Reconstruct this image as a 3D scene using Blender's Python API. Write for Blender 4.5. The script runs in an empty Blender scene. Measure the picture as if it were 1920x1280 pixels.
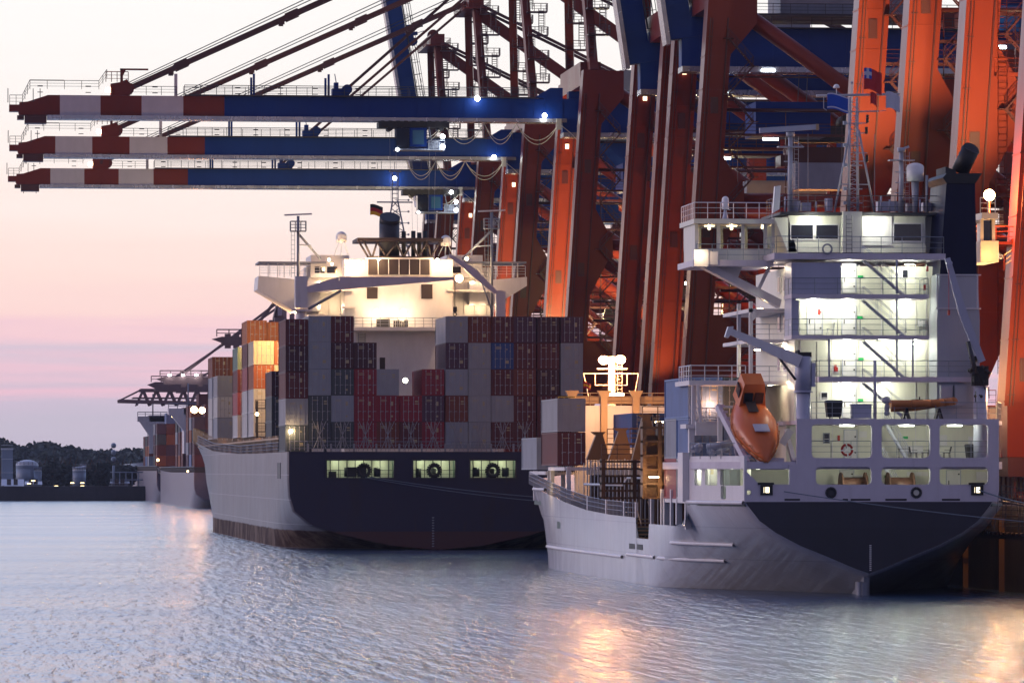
import bpy, bmesh, math, random
from mathutils import Vector, Matrix
random.seed(7)
R = math.radians
S = bpy.context.scene
COL = S.collection
# ------------------------------------------------------------------ camera
F = 9600.0; YH = 883.0; H = 8.5
TH = math.atan(1043/9600); CT, ST = math.cos(TH), math.sin(TH)
cd = bpy.data.cameras.new('camera'); cam = bpy.data.objects.new('camera', cd); COL.objects.link(cam)
cam.location = (0, 0, H); cam.rotation_euler = (R(90), 0, -TH)
cd.sensor_width = 36; cd.lens = 180; cd.shift_y = (YH-640)/1920
cd.clip_start = 1; cd.clip_end = 30000
S.camera = cam
# ------------------------------------------------------------------ sky
w = bpy.data.worlds.new("World"); S.world = w; w.use_nodes = True
nt = w.node_tree; nt.nodes.clear(); N = nt.nodes.new; L = nt.links.new
out = N('ShaderNodeOutputWorld'); bg = N('ShaderNodeBackground'); L(bg.outputs[0], out.inputs[0])
tc = N('ShaderNodeTexCoord'); sp = N('ShaderNodeSeparateXYZ'); L(tc.outputs['Generated'], sp.inputs[0])
def math_node(tree, op, a, b=None, clamp=False):
    n = tree.nodes.new('ShaderNodeMath'); n.operation = op; n.use_clamp = clamp
    for i, v in enumerate((a, b)):
        if v is None: continue
        if isinstance(v, (int, float)): n.inputs[i].default_value = v
        else: tree.links.new(v, n.inputs[i])
    return n.outputs[0]
zc = math_node(nt, 'MAXIMUM', sp.outputs['Z'], 0.0)
mpv = N('ShaderNodeVectorMath'); mpv.operation = 'MULTIPLY'; mpv.inputs[1].default_value = (7, 7, 150); L(tc.outputs['Generated'], mpv.inputs[0])
nz = N('ShaderNodeTexNoise'); nz.inputs['Scale'].default_value = 1.0; nz.inputs['Detail'].default_value = 5; nz.inputs['Roughness'].default_value = .55; L(mpv.outputs[0], nz.inputs['Vector'])
wob = math_node(nt, 'MULTIPLY', math_node(nt, 'SUBTRACT', nz.outputs['Fac'], .5), .021)
zz = math_node(nt, 'MAXIMUM', math_node(nt, 'ADD', zc, wob), 0.0)
t = math_node(nt, 'POWER', zz, 0.4)
cr = N('ShaderNodeValToRGB'); L(t, cr.inputs[0])
def srgb(r, g, b):
    f = lambda c: (c/255/12.92 if c/255 <= .04045 else ((c/255+.055)/1.055)**2.4)
    return (f(r), f(g), f(b), 1)
SKY = [(0, (176,168,190)), (.0015, (186,176,194)), (.009, (194,184,200)), (.0125, (202,186,203)), (.0150, (232,190,204)), (.0175, (210,188,203)), (.0205, (232,194,206)), (.0235, (214,194,207)), (.0270, (242,202,208)), (.0310, (250,214,208)),
       (.038, (252,222,212)), (.046, (252,229,219)), (.058, (252,237,229)), (.073, (249,241,236)), (.092, (248,245,242)), (.12, [1.0,1.12,1.4]), (.16, [.92,1.10,1.5]), (.25, [.68,.90,1.46]), (.45, [.42,.54,1.0]), (.75, [.25,.33,.68]), (1, [.15,.2,.5])]
e = cr.color_ramp.elements
e[0].position = 0; e[0].color = srgb(*SKY[0][1]); e[1].position = 1; e[1].color = (*SKY[-1][1], 1)
for z_, c_ in SKY[1:-1]:
    q = e.new(z_**.4); q.color = (*c_, 1) if isinstance(c_, list) else srgb(*c_)
# the sky opposite the sunset is a deeper blue
back = N('ShaderNodeMapRange'); back.interpolation_type = 'SMOOTHSTEP'; L(sp.outputs['Y'], back.inputs[0])
back.inputs[1].default_value = .75; back.inputs[2].default_value = -.5; back.inputs[3].default_value = 0; back.inputs[4].default_value = .92
mx = N('ShaderNodeMix'); mx.data_type = 'RGBA'; L(back.outputs[0], mx.inputs[0]); L(cr.outputs[0], mx.inputs[6]); mx.inputs[7].default_value = (.19, .172, .265, 1)
L(mx.outputs[2], bg.inputs[0]); bg.inputs[1].default_value = 1.08
# ------------------------------------------------------------------ faint afterglow of the set sun, from the left
sd = bpy.data.lights.new('sun', 'SUN'); sd.energy = .9; sd.angle = R(22); sd.color = (1, .70, .66)
so = bpy.data.objects.new('sun', sd); COL.objects.link(so); so.rotation_euler = (R(78), 0, R(-103))
S.view_settings.view_transform = 'Standard'; S.view_settings.look = 'None'; S.view_settings.exposure = .06; S.view_settings.gamma = 1
S.cycles.use_denoising = True; S.cycles.max_bounces = 5; S.cycles.diffuse_bounces = 2; S.cycles.glossy_bounces = 3; S.cycles.transmission_bounces = 3
S.cycles.caustics_reflective = False; S.cycles.caustics_refractive = False; S.cycles.sample_clamp_indirect = 3
S.cycles.use_light_tree = True
# ------------------------------------------------------------------ measuring: a pixel of the photograph at distance Y
def wx(px, Y):
    t_ = (px-960)/F
    return Y*(ST+t_*CT)/(CT-t_*ST)
def P(px, py, Y):
    X = wx(px, Y); yc = X*ST+Y*CT
    return X, H+(YH-py)*yc/F
def wy(px, X):
    t_ = (px-960)/F
    return X*(CT-t_*ST)/(ST+t_*CT)
# ------------------------------------------------------------------ materials
M = {}
def base_mat(name):
    m = bpy.data.materials.new(name); m.use_nodes = True; M[name] = m
    return m, m.node_tree, m.node_tree.nodes['Principled BSDF']
def paint(name, col, rough=.45, var=.18, streak=0, metal=0, scale=.6, rust=(.12,.045,.02), bump=0, spec=.5, weld=0):
    m, t_, b = base_mat(name)
    n = t_.nodes.new; l = t_.links.new
    co = n('ShaderNodeTexCoord')
    mp = n('ShaderNodeMapping'); mp.inputs['Scale'].default_value = (scale, scale, scale*.35); l(co.outputs['Object'], mp.inputs[0])
    nz_ = n('ShaderNodeTexNoise'); nz_.inputs['Scale'].default_value = 1.0; nz_.inputs['Detail'].default_value = 8; nz_.inputs['Roughness'].default_value = .65; l(mp.outputs[0], nz_.inputs['Vector'])
    rp = n('ShaderNodeMapRange'); l(nz_.outputs['Fac'], rp.inputs[0]); rp.inputs[1].default_value = .3; rp.inputs[2].default_value = .7
    rp.inputs[3].default_value = 1-var; rp.inputs[4].default_value = 1+var*.5
    vm = n('ShaderNodeVectorMath'); vm.operation = 'SCALE'; vm.inputs[0].default_value = col; l(rp.outputs[0], vm.inputs['Scale'])
    last = vm.outputs[0]
    if streak:
        mp2 = n('ShaderNodeMapping'); mp2.inputs['Scale'].default_value = (1.6, 1.6, .09); l(co.outputs['Object'], mp2.inputs[0])
        n2 = n('ShaderNodeTexNoise'); n2.inputs['Scale'].default_value = 1.3; n2.inputs['Detail'].default_value = 7; n2.inputs['Roughness'].default_value = .7; l(mp2.outputs[0], n2.inputs['Vector'])
        r2 = n('ShaderNodeMapRange'); l(n2.outputs['Fac'], r2.inputs[0]); r2.inputs[1].default_value = .54; r2.inputs[2].default_value = .78; r2.inputs[3].default_value = 0; r2.inputs[4].default_value = streak
        mx_ = n('ShaderNodeMix'); mx_.data_type = 'RGBA'; l(r2.outputs[0], mx_.inputs[0]); l(last, mx_.inputs[6]); mx_.inputs[7].default_value = (*rust, 1)
        last = mx_.outputs[2]
    if weld:
        br = n('ShaderNodeTexBrick'); br.inputs['Scale'].default_value = 1; br.inputs['Mortar Size'].default_value = .035; br.inputs['Brick Width'].default_value = 7; br.inputs['Row Height'].default_value = 2.3
        sp_ = n('ShaderNodeSeparateXYZ'); cb = n('ShaderNodeCombineXYZ'); l(co.outputs['Object'], sp_.inputs[0]); l(sp_.outputs['Y'], cb.inputs[0]); l(sp_.outputs['Z'], cb.inputs[1]); l(cb.outputs[0], br.inputs['Vector'])
        mx3 = n('ShaderNodeMix'); mx3.data_type = 'RGBA'; mx3.blend_type = 'MULTIPLY'
        l(math_node(t_, 'MULTIPLY', br.outputs['Fac'], weld), mx3.inputs[0]); l(last, mx3.inputs[6]); mx3.inputs[7].default_value = (.45, .45, .5, 1); last = mx3.outputs[2]
    l(last, b.inputs['Base Color'])
    rr = n('ShaderNodeMapRange'); l(nz_.outputs['Fac'], rr.inputs[0]); rr.inputs[3].default_value = rough-.1; rr.inputs[4].default_value = min(1, rough+.12); l(rr.outputs[0], b.inputs['Roughness'])
    b.inputs['Metallic'].default_value = metal; b.inputs['Specular IOR Level'].default_value = spec
    if bump:
        bp = n('ShaderNodeBump'); bp.inputs['Strength'].default_value = bump; bp.inputs['Distance'].default_value = .05; l(nz_.outputs['Fac'], bp.inputs['Height']); l(bp.outputs[0], b.inputs['Normal'])
    return m
def emit(name, col, st):
    m, t_, b = base_mat(name); b.inputs['Base Color'].default_value = (*col, 1); b.inputs['Emission Color'].default_value = (*col, 1); b.inputs['Emission Strength'].default_value = st
    return m
def glass(name, col, rough=.06):
    m, t_, b = base_mat(name); b.inputs['Base Color'].default_value = (*col, 1); b.inputs['Roughness'].default_value = rough; b.inputs['Specular IOR Level'].default_value = .9
    return m
paint('crane_red', (.175,.022,.010), .30, .14, .10, scale=.25, spec=.25, rust=(.07,.012,.008))
paint('crane_red_dark', (.06,.009,.009), .35, .2, .12, scale=.25)
paint('crane_blue', (.003,.034,.21), .45, .12, .02, scale=.3, spec=.15)
paint('crane_white', (.55,.50,.56), .5, .12, .05)
paint('crane_rail', (.42,.44,.50), .25, .2, metal=.7)
paint('grey_steel', (.22,.24,.30), .5, .2, .1)
paint('dark_steel', (.035,.035,.045), .5, .3)
paint('black_gear', (.012,.012,.014), .55, .3)
paint('rope', (.5,.46,.38), .7, .1)
paint('ship_white', (.72,.70,.72), .38, .09, .14, scale=.8)
paint('ship_cream', (.72,.71,.62), .42, .09, .12, scale=.8)
paint('ship_lilac', (.62,.58,.66), .4, .09, .16, scale=.8)
paint('ship_blue_grey', (.42,.44,.56), .4, .1, .03)
paint('casing_grey', (.40,.42,.48), .42, .08, .10)
paint('deck_green', (.10,.14,.12), .6, .3, .2)
paint('navy', (.014,.016,.045), .32, .2, .05, scale=.4)
paint('navy_funnel', (.004,.006,.034), .35, .2, spec=.2)
paint('transom_navy', (.022,.022,.04), .42, .25, .05, scale=.3, weld=.2)
paint('ochre', (.20,.10,.035), .55, .2, .3)
paint('tan', (.45,.30,.17), .55, .15, .25)
paint('brown_steel', (.10,.045,.02), .6, .3, .35)
paint('rust_dark', (.05,.022,.016), .7, .4, .3)
paint('yellow', (.6,.36,.03), .5, .15, .1)
paint('orange', (.62,.14,.028), .34, .1, .04)
paint('orange_rib', (.50,.17,.04), .6, .15, .04)
paint('red_sign', (.45,.02,.015), .5, .1)
paint('green_sign', (.02,.35,.10), .5, .1)
paint('white_plastic', (.78,.78,.78), .35, .04)
paint('brown_louvre', (.035,.022,.024), .6, .2)
paint('bar_steel', (.36,.36,.40), .4, .2)
paint('steel_rail', (.22,.26,.30), .4, .1)
m_g, t_g, b_g = base_mat('wing_glass'); b_g.inputs['Base Color'].default_value = (.6,.7,.75,1); b_g.inputs['Transmission Weight'].default_value = 1; b_g.inputs['Roughness'].default_value = 0; b_g.inputs['IOR'].default_value = 1.1
glass('dark_glass', (.010,.012,.018)); glass('blue_glass', (.04,.12,.2))
emit('lamp_white', (.95,1,.78), 14); emit('lamp_sodium', (1,.50,.20), 75); emit('lamp_warm', (1,.72,.38), 40); emit('warm_glow', (1,.85,.55), 3); emit('lamp_cool', (.9,.97,1), 25)
emit('lamp_flood', (1,.62,.32), 22)
emit('lamp_far', (1,.75,.35), 6)
# ------------------------------------------------------------------ mesh builder
class MB:
    def __init__(s): s.v = []; s.f = []; s.m = []; s.sm = []; s.k = 0
    def face(s, idx, smooth=False): s.f.append(tuple(idx)); s.m.append(s.k); s.sm.append(smooth)
    def mat(s, k): s.k = k; return s
    def bx(s, x0, x1, y0, y1, z0, z1):
        if x1 < x0: x0, x1 = x1, x0
        if y1 < y0: y0, y1 = y1, y0
        if z1 < z0: z0, z1 = z1, z0
        b = len(s.v); s.v += [(x,y,z) for z in (z0,z1) for y in (y0,y1) for x in (x0,x1)]
        for q in ((0,2,3,1),(4,5,7,6),(0,1,5,4),(2,6,7,3),(0,4,6,2),(1,3,7,5)): s.face([b+i for i in q])
        return s
    def hexa(s, lo, hi):
        b = len(s.v); s.v += list(lo)+list(hi); n = len(lo)
        s.face([b+i for i in range(n)][::-1]); s.face([b+n+i for i in range(n)])
        for i in range(n): j = (i+1) % n; s.face([b+i, b+j, b+n+j, b+n+i])
        return s
    def beam(s, a, c, wd, ht, up=(0,0,1), w2=None, h2=None):
        a = Vector(a); c = Vector(c); d = (c-a).normalized(); up = Vector(up)
        if abs(d.dot(up)) > .99: up = Vector((0,1,0))
        sx = d.cross(up).normalized(); u = sx.cross(d).normalized()
        w2 = wd if w2 is None else w2; h2 = ht if h2 is None else h2
        q = lambda p, ww, hh: [tuple(p-sx*ww/2-u*hh/2), tuple(p+sx*ww/2-u*hh/2), tuple(p+sx*ww/2+u*hh/2), tuple(p-sx*ww/2+u*hh/2)]
        return s.hexa(q(a, wd, ht), q(c, w2, h2))
    def tube(s, a, c, r, n=8, r2=None, cap=True):
        a = Vector(a); c = Vector(c); d = (c-a).normalized(); up = Vector((0,0,1)) if abs(d.z) < .95 else Vector((1,0,0))
        x = d.cross(up).normalized(); y = x.cross(d); r2 = r if r2 is None else r2; b = len(s.v)
        for p, rr in ((a, r), (c, r2)):
            for i in range(n):
                g = 2*math.pi*i/n; s.v.append(tuple(p+x*math.cos(g)*rr+y*math.sin(g)*rr))
        for i in range(n): j = (i+1) % n; s.face((b+i, b+j, b+n+j, b+n+i), n > 5)
        if cap: s.face([b+i for i in range(n)][::-1]); s.face([b+n+i for i in range(n)])
        return s
    def path(s, pts, r, n=4):
        for i, (a, c) in enumerate(zip(pts, pts[1:])): s.tube(a, c, r, n, cap=n < 8)
        return s
    def prism(s, poly, axis, a, c):
        def mk(p, d): return {'y': (p[0], d, p[1]), 'x': (d, p[0], p[1]), 'z': (p[0], p[1], d)}[axis]
        return s.hexa([mk(p, a) for p in poly], [mk(p, c) for p in poly])
    def ball(s, c, r, nu=12, nv=8, sc=(1,1,1), lo=-90):
        b = len(s.v)
        for j in range(nv+1):
            g = R(lo+(90-lo)*j/nv)
            for i in range(nu):
                h_ = 2*math.pi*i/nu; s.v.append((c[0]+r*sc[0]*math.cos(g)*math.cos(h_), c[1]+r*sc[1]*math.cos(g)*math.sin(h_), c[2]+r*sc[2]*math.sin(g)))
        for j in range(nv):
            for i in range(nu): k = (i+1) % nu; s.face((b+j*nu+i, b+j*nu+k, b+(j+1)*nu+k, b+(j+1)*nu+i), True)
        return s
    def torus(s, c, r, rr, axis='y', n=16, m=6):
        pts = []
        for i in range(n+1):
            g = 2*math.pi*i/n; u, v_ = r*math.cos(g), r*math.sin(g)
            pts.append({'y': (c[0]+u, c[1], c[2]+v_), 'z': (c[0]+u, c[1]+v_, c[2]), 'x': (c[0], c[1]+u, c[2]+v_)}[axis])
        return s.path(pts, rr, m)
    def rail(s, pts, h=1.05, sp=1.5, r=.022, n=3, closed=False):
        if closed: pts = list(pts)+[pts[0]]
        for a, c in zip(pts, pts[1:]):
            a = Vector(a); c = Vector(c); ln = (c-a).length; k = max(1, round(ln/sp))
            for i in range(k+1):
                p = a.lerp(c, i/k); s.tube(p, p+Vector((0,0,h)), r*1.15, 4, cap=False)
            for j in range(n):
                z = Vector((0,0,h*(j+1)/n)); s.tube(a+z, c+z, r*(1.3 if j == n-1 else .75), 4, cap=False)
        return s
    def stairs(s, a, c, wd=.7, step=.25, rail=True):
        a = Vector(a); c = Vector(c); y = Vector((0, wd/2, 0))
        for g in (-1, 1):
            s.beam(a+y*g, c+y*g, .04, .13)
            if rail:
                s.tube(a+y*g+Vector((0,0,1)), c+y*g+Vector((0,0,1)), .022, 4); s.tube(a+y*g+Vector((0,0,.5)), c+y*g+Vector((0,0,.5)), .015, 4)
                for q in (0, .33, .66, 1): p = a.lerp(c, q)+y*g; s.tube(p, p+Vector((0,0,1)), .02, 4)
        k = max(2, int(abs(c.z-a.z)/step))
        for i in range(1, k):
            p = a.lerp(c, i/k); s.bx(p.x-.08, p.x+.08, p.y-wd/2, p.y+wd/2, p.z-.012, p.z+.012)
        return s
    def ladder(s, a, c, wd=.4, sp=.3, r=.02, side=(1,0,0)):
        a = Vector(a); c = Vector(c); q = Vector(side)*wd/2
        s.tube(a-q, c-q, r, 4); s.tube(a+q, c+q, r, 4); k = int((c-a).length/sp)
        for i in range(1, k): p = a.lerp(c, i/k); s.tube(p-q, p+q, r*.8, 4, cap=False)
        return s
    def build(s, name, mats, parent=None, origin=None):
        if origin is None: origin = WO[parent.name] if parent else Vector((0,0,0))
        origin = Vector(origin)
        me = bpy.data.meshes.new(name); me.from_pydata([tuple(Vector(p)-origin) for p in s.v], [], s.f)
        if not isinstance(mats, (list, tuple)): mats = [mats]
        for m in mats: me.materials.append(M[m])
        me.polygons.foreach_set('material_index', s.m); me.polygons.foreach_set('use_smooth', s.sm)
        bm = bmesh.new(); bm.from_mesh(me); bmesh.ops.recalc_face_normals(bm, faces=bm.faces); bm.to_mesh(me); bm.free()
        me.update()
        o = bpy.data.objects.new(name, me); COL.objects.link(o); WO[o.name] = origin
        if parent: o.parent = parent; o.location = origin-WO[parent.name]
        else: o.location = origin
        return o
WO = {}
def tag(o, label, cat=None, group=None, kind=None):
    if label: o['label'] = label
    if cat: o['category'] = cat
    if group: o['group'] = group
    if kind: o['kind'] = kind
    return o
def thing(name, label, cat, loc, group=None):
    o = bpy.data.objects.new(name, None); COL.objects.link(o); o.location = loc; WO[o.name] = Vector(loc); o.empty_display_size = .3
    return tag(o, label, cat, group)
def struct(mb, name, mat): return tag(mb.build(name, mat), None, kind='structure')
def light(parent, loc, col, power, r=.12, spot=None, to=None):  # serves real lamps and added, unseen fill lights
    d = bpy.data.lights.new('lamp_or_fill_light', 'SPOT' if spot else 'POINT'); d.energy = power; d.color = col; d.shadow_soft_size = r
    o = bpy.data.objects.new('lamp_or_fill_light', d); COL.objects.link(o); WO[o.name] = Vector(loc)
    if parent: o.parent = parent; o.location = Vector(loc)-WO[parent.name]
    else: o.location = loc
    if spot:
        d.spot_size = R(spot); d.spot_blend = .6
        o.rotation_euler = (Vector(to)-Vector(loc)).to_track_quat('-Z', 'Y').to_euler()
    return o
WHT, SOD, WRM, COOL = (.98,1,.79), (1,.40,.11), (1,.68,.36), (.85,.94,1)
def lampfix(parent, loc, mat, col, power, size=(.5,.2,.08), name='lamp', dl=(0,-.0,-.15), r=.12):
    x, y, z = loc; m = MB(); m.bx(x-size[0], x+size[0], y-size[1], y+size[1], z-size[2], z)
    o = m.build(name, mat, parent)
    if power: light(parent, (x+dl[0], y+dl[1], z-size[2]+dl[2]), col, power, r)
    return o
def walls(m, p0, p1, z0, z1, th, ops, ch=.22):
    """a wall of thickness th from p0 to p1 (plan) with openings (t0,t1,za,zb), corners of openings chamfered"""
    p0 = Vector((*p0, 0)); p1 = Vector((*p1, 0)); d = (p1-p0); ln = d.length; d.normalize(); nrm = Vector((-d.y, d.x, 0))*th
    def quadprism(poly):
        lo = [tuple(p0+d*u+Vector((0,0,z))) for u, z in poly]; hi = [tuple(p0+d*u+nrm+Vector((0,0,z))) for u, z in poly]; m.hexa(lo, hi)
    us = sorted({0, ln, *[o[0] for o in ops], *[o[1] for o in ops]})
    for a, b in zip(us, us[1:]):
        if b-a < 1e-6: continue
        mid = (a+b)/2; zs = sorted([(o[2], o[3]) for o in ops if o[0] < mid < o[1]]); z = z0
        for za, zb in zs:
            if za > z: quadprism([(a,z),(b,z),(b,za),(a,za)])
            z = max(z, zb)
        if z < z1: quadprism([(a,z),(b,z),(b,z1),(a,z1)])
    if ch:
        for u0, u1, za, zb in ops:
            for (u, su) in ((u0, 1), (u1, -1)):
                for (z, sz) in ((za, 1), (zb, -1)):
                    quadprism([(u, z), (u+su*ch, z), (u+su*ch*.3, z+sz*ch*.3), (u, z+sz*ch)])
    return m
# ------------------------------------------------------------------ hulls
def hull_mb(stations, xc, rows_smooth=True, cap_front=True):
    """stations: (Y, [(half width, z) from deck edge down to keel])"""
    m = MB(); n = len(stations[0][1]); rings = []
    for Y, pr in stations:
        b = len(m.v)
        for hw, z in pr: m.v.append((xc-hw, Y, z))
        for hw, z in pr: m.v.append((xc+hw, Y, z))
        rings.append(b)
    for a, b in zip(rings, rings[1:]):
        for i in range(n-1):
            m.k = 0
            m.face((a+i, a+i+1, b+i+1, b+i), True); m.face((a+n+i, b+n+i, b+n+i+1, a+n+i+1), True)
    b = rings[0]; m.k = 1
    for i in range(n-1): m.face((b+i, b+n+i, b+n+i+1, b+i+1))
    b = rings[-1]; m.k = 0
    for i in range(n-1): m.face((b+i, b+i+1, b+n+i+1, b+n+i))
    return m
def lerp(a, b, t_): return a+(b-a)*t_
def sm(t_): t_ = max(0, min(1, t_)); return t_*t_*(3-2*t_)
def interp(x, pts):
    if x <= pts[0][0]: return pts[0][1]
    for (a, va), (b, vb) in zip(pts, pts[1:]):
        if x <= b: return lerp(va, vb, (x-a)/(b-a)) if b > a else vb
    return pts[-1][1]
# ------------------------------------------------------------------ water
m, t_, b = base_mat('water')
n = t_.nodes.new; l = t_.links.new
b.inputs['Base Color'].default_value = (.016, .05, .12, 1); b.inputs['IOR'].default_value = 2.1; b.inputs['Specular IOR Level'].default_value = .8; b.inputs['Specular Tint'].default_value = (.76, .88, 1, 1)
co = n('ShaderNodeTexCoord')
def wn(sx, sy, sc, det):
    mp = n('ShaderNodeMapping'); mp.inputs['Scale'].default_value = (sx, sy, 1); l(co.outputs['Object'], mp.inputs[0])
    q = n('ShaderNodeTexNoise'); q.inputs['Scale'].default_value = sc; q.inputs['Detail'].default_value = det; q.inputs['Roughness'].default_value = .6; l(mp.outputs[0], q.inputs['Vector']); return q.outputs['Fac']
a1 = wn(1.1, .2, 2.6, 3); a2 = wn(1.5, .16, .8, 3); a3 = wn(.3, 1, .025, 3)
hh = math_node(t_, 'ADD', math_node(t_, 'MULTIPLY', a1, .14), math_node(t_, 'MULTIPLY', a2, .8))
bp = n('ShaderNodeBump'); bp.inputs['Strength'].default_value = 1; bp.inputs['Distance'].default_value = 1.0; l(hh, bp.inputs['Height']); l(bp.outputs[0], b.inputs['Normal'])
mr = n('ShaderNodeMapRange'); l(a3, mr.inputs[0]); mr.inputs[1].default_value = .35; mr.inputs[2].default_value = .65; mr.inputs[3].default_value = .15; mr.inputs[4].default_value = .21; l(mr.outputs[0], b.inputs['Roughness'])
mb = MB(); mb.v = [(-6000,-600,0),(6000,-600,0),(6000,12000,0),(-6000,12000,0)]; mb.face((0,1,2,3)); struct(mb, 'water', 'water')
# ------------------------------------------------------------------ quay and terminal ground
paint('concrete', (.16,.13,.11), .8, .35, .2, scale=.15, bump=.3)
paint('quay_brick', (.10,.065,.045), .85, .45, .3, scale=.3, bump=.4)
paint('far_ground', (.05,.05,.06), .9, .3)
QX = 74.0; QZ = 6.0
mb = MB(); mb.prism([(QX,150),(QX,950),(92,1300),(92,2600),(2500,2600),(2500,150)], 'z', -4, QZ); struct(mb, 'quay', 'concrete')
mb = MB(); mb.bx(QX-.15, QX-.002, 150, 950, -3, QZ-.6); struct(mb, 'quay_wall', 'quay_brick')
for k in range(6):
    y = 305+k*13
    f = MB(); f.bx(QX-.55, QX-.16, y-.25, y+.25, -1, QZ-.8)
    o = f.build('fender_post', 'brown_steel', None, origin=(QX-.35, y, -1)); tag(o, ['nearest','second','third','fourth','fifth','sixth'][k]+' brown timber fender post on the quay wall counting from the camera', 'fender', 'timber fender posts')
f = MB(); f.beam((QX-.9, 300, 3.9), (QX-.9, 368, 3.9), .25, .3)
for k in range(44): f.tube((QX-.9-.15, 301+k*1.5, 4.15), (QX-.9-.15, 301+k*1.5+.8, 4.15), .12, 6)
for k in range(9): f.beam((QX-.9, 303+k*8, 3.9), (QX-.1, 303+k*8, 3.9), .2, .2)
tag(f.build('fender_beam', 'rust_dark', None, origin=(QX, 300, 3.9)), 'long rusty fender beam with rollers hung along the quay wall beside the stern', 'fender')
f = MB(); f.rail([(QX+.5, 300, QZ), (QX+.5, 345.5, QZ)], 1.2, 1.6, .03)
tag(f.build('quay_railing', 'dark_steel', None, origin=(QX+.5, 300, QZ)), 'dark steel railing on the quay edge right of the white ship', 'railing')
for k, y in enumerate((338, 372, 455, 540)):
    bo = MB(); bo.tube((QX+1, y, QZ), (QX+1, y, QZ+.5), .22, 10); bo.tube((QX+1, y, QZ+.5), (QX+1, y, QZ+.68), .36, 10, .3)
    tag(bo.build('bollard', 'dark_steel', None, origin=(QX+1, y, QZ)), ['black mooring bollard on the quay nearest the camera','black mooring bollard on the quay beside the white stern','black mooring bollard on the quay beside the white bow','black mooring bollard on the quay beside the navy stern'][k], 'bollard', 'mooring bollards on the quay')
# ------------------------------------------------------------------ far shore
FY = 1480
mb = MB(); mb.bx(-1500, 62, FY, FY+8, -3, 4.2); struct(mb, 'far_bank', 'far_ground')
mb = MB(); mb.bx(-1500, 70, FY+8, FY+400, -3, 3.4); struct(mb, 'far_ground', 'far_ground')
m, t_, b = base_mat('foliage'); n = t_.nodes.new; l = t_.links.new
co = n('ShaderNodeTexCoord'); q = n('ShaderNodeTexNoise'); q.inputs['Scale'].default_value = .12; q.inputs['Detail'].default_value = 6; l(co.outputs['Object'], q.inputs['Vector'])
rp = n('ShaderNodeValToRGB'); rp.color_ramp.elements[0].position = .35; rp.color_ramp.elements[0].color = (.028,.040,.045,1); rp.color_ramp.elements[1].position = .68; rp.color_ramp.elements[1].color = (.065,.095,.085,1); l(q.outputs['Fac'], rp.inputs[0]); l(rp.outputs[0], b.inputs['Base Color']); b.inputs['Roughness'].default_value = .9
def crown(mb, c, r, k=90, leaf=.75, sz=.9):
    rnd = random
    for i in range(k):
        while True:
            d = Vector((rnd.uniform(-1,1), rnd.uniform(-1,1), rnd.uniform(-1,1)))
            if .3 < d.length < 1: break
        d = d.normalized()*(.55+.5*rnd.random())
        p = Vector(c)+Vector((d.x*r, d.y*r, d.z*r*sz)); s_ = leaf*rnd.uniform(.6, 1.3)
        u = Vector((rnd.uniform(-1,1), rnd.uniform(-1,1), rnd.uniform(-1,1))).normalized(); v_ = u.orthogonal().normalized(); w_ = u.cross(v_)
        bi = len(mb.v)
        for g in range(5): a_ = g*1.2566+rnd.random()*.5; q_ = s_*rnd.uniform(.6,1.2); mb.v.append(tuple(p+v_*math.cos(a_)*q_+w_*math.sin(a_)*q_))
        mb.face((bi, bi+1, bi+2, bi+3, bi+4))
# hill behind, wooded
hill = [(-60,836),(0,832),(20,838),(36,846),(60,842),(72,835),(90,838),(110,844),(125,843),(150,850),(175,853),(200,853),(225,855),(240,849),(262,848),(300,856),(360,864),(450,872)]
Yh = 2000
mb = MB(); pts = []
for i in range(140):
    px = -60+i*4; X, Z = P(px, interp(px, hill)+6, Yh); pts.append((X, Z))
rows = 6
for j in range(rows+1):
    for (X, Z) in pts: g = j/rows; mb.v.append((X-(1-g)*8*math.sin(X*.05), Yh-(1-g)*150, max(0, Z*math.sin(g*math.pi/2)*(1+.03*math.sin(X*.3+j)))))
k = len(pts)
for j in range(rows):
    for i in range(k-1): mb.face((j*k+i, j*k+i+1, (j+1)*k+i+1, (j+1)*k+i), True)
b0 = len(mb.v)
struct(mb, 'hill', 'foliage')
mb = MB()
for i in range(0, 560, 1):
    px = -55+i*.9; X, Z = P(px, interp(px, hill)+7, Yh)
    for q in range(4):
        g = random.random()**1.5; crown(mb, (X+random.uniform(-2,2), Yh-g*120, Z*math.cos(g*1.3)-1+random.uniform(-1.2,1.2)), random.uniform(2.2, 4.4), 26, 1.1)
tag(mb.build('woodland', 'foliage'), 'dark wooded hillside behind the far shore', 'woodland', kind='stuff')
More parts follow.
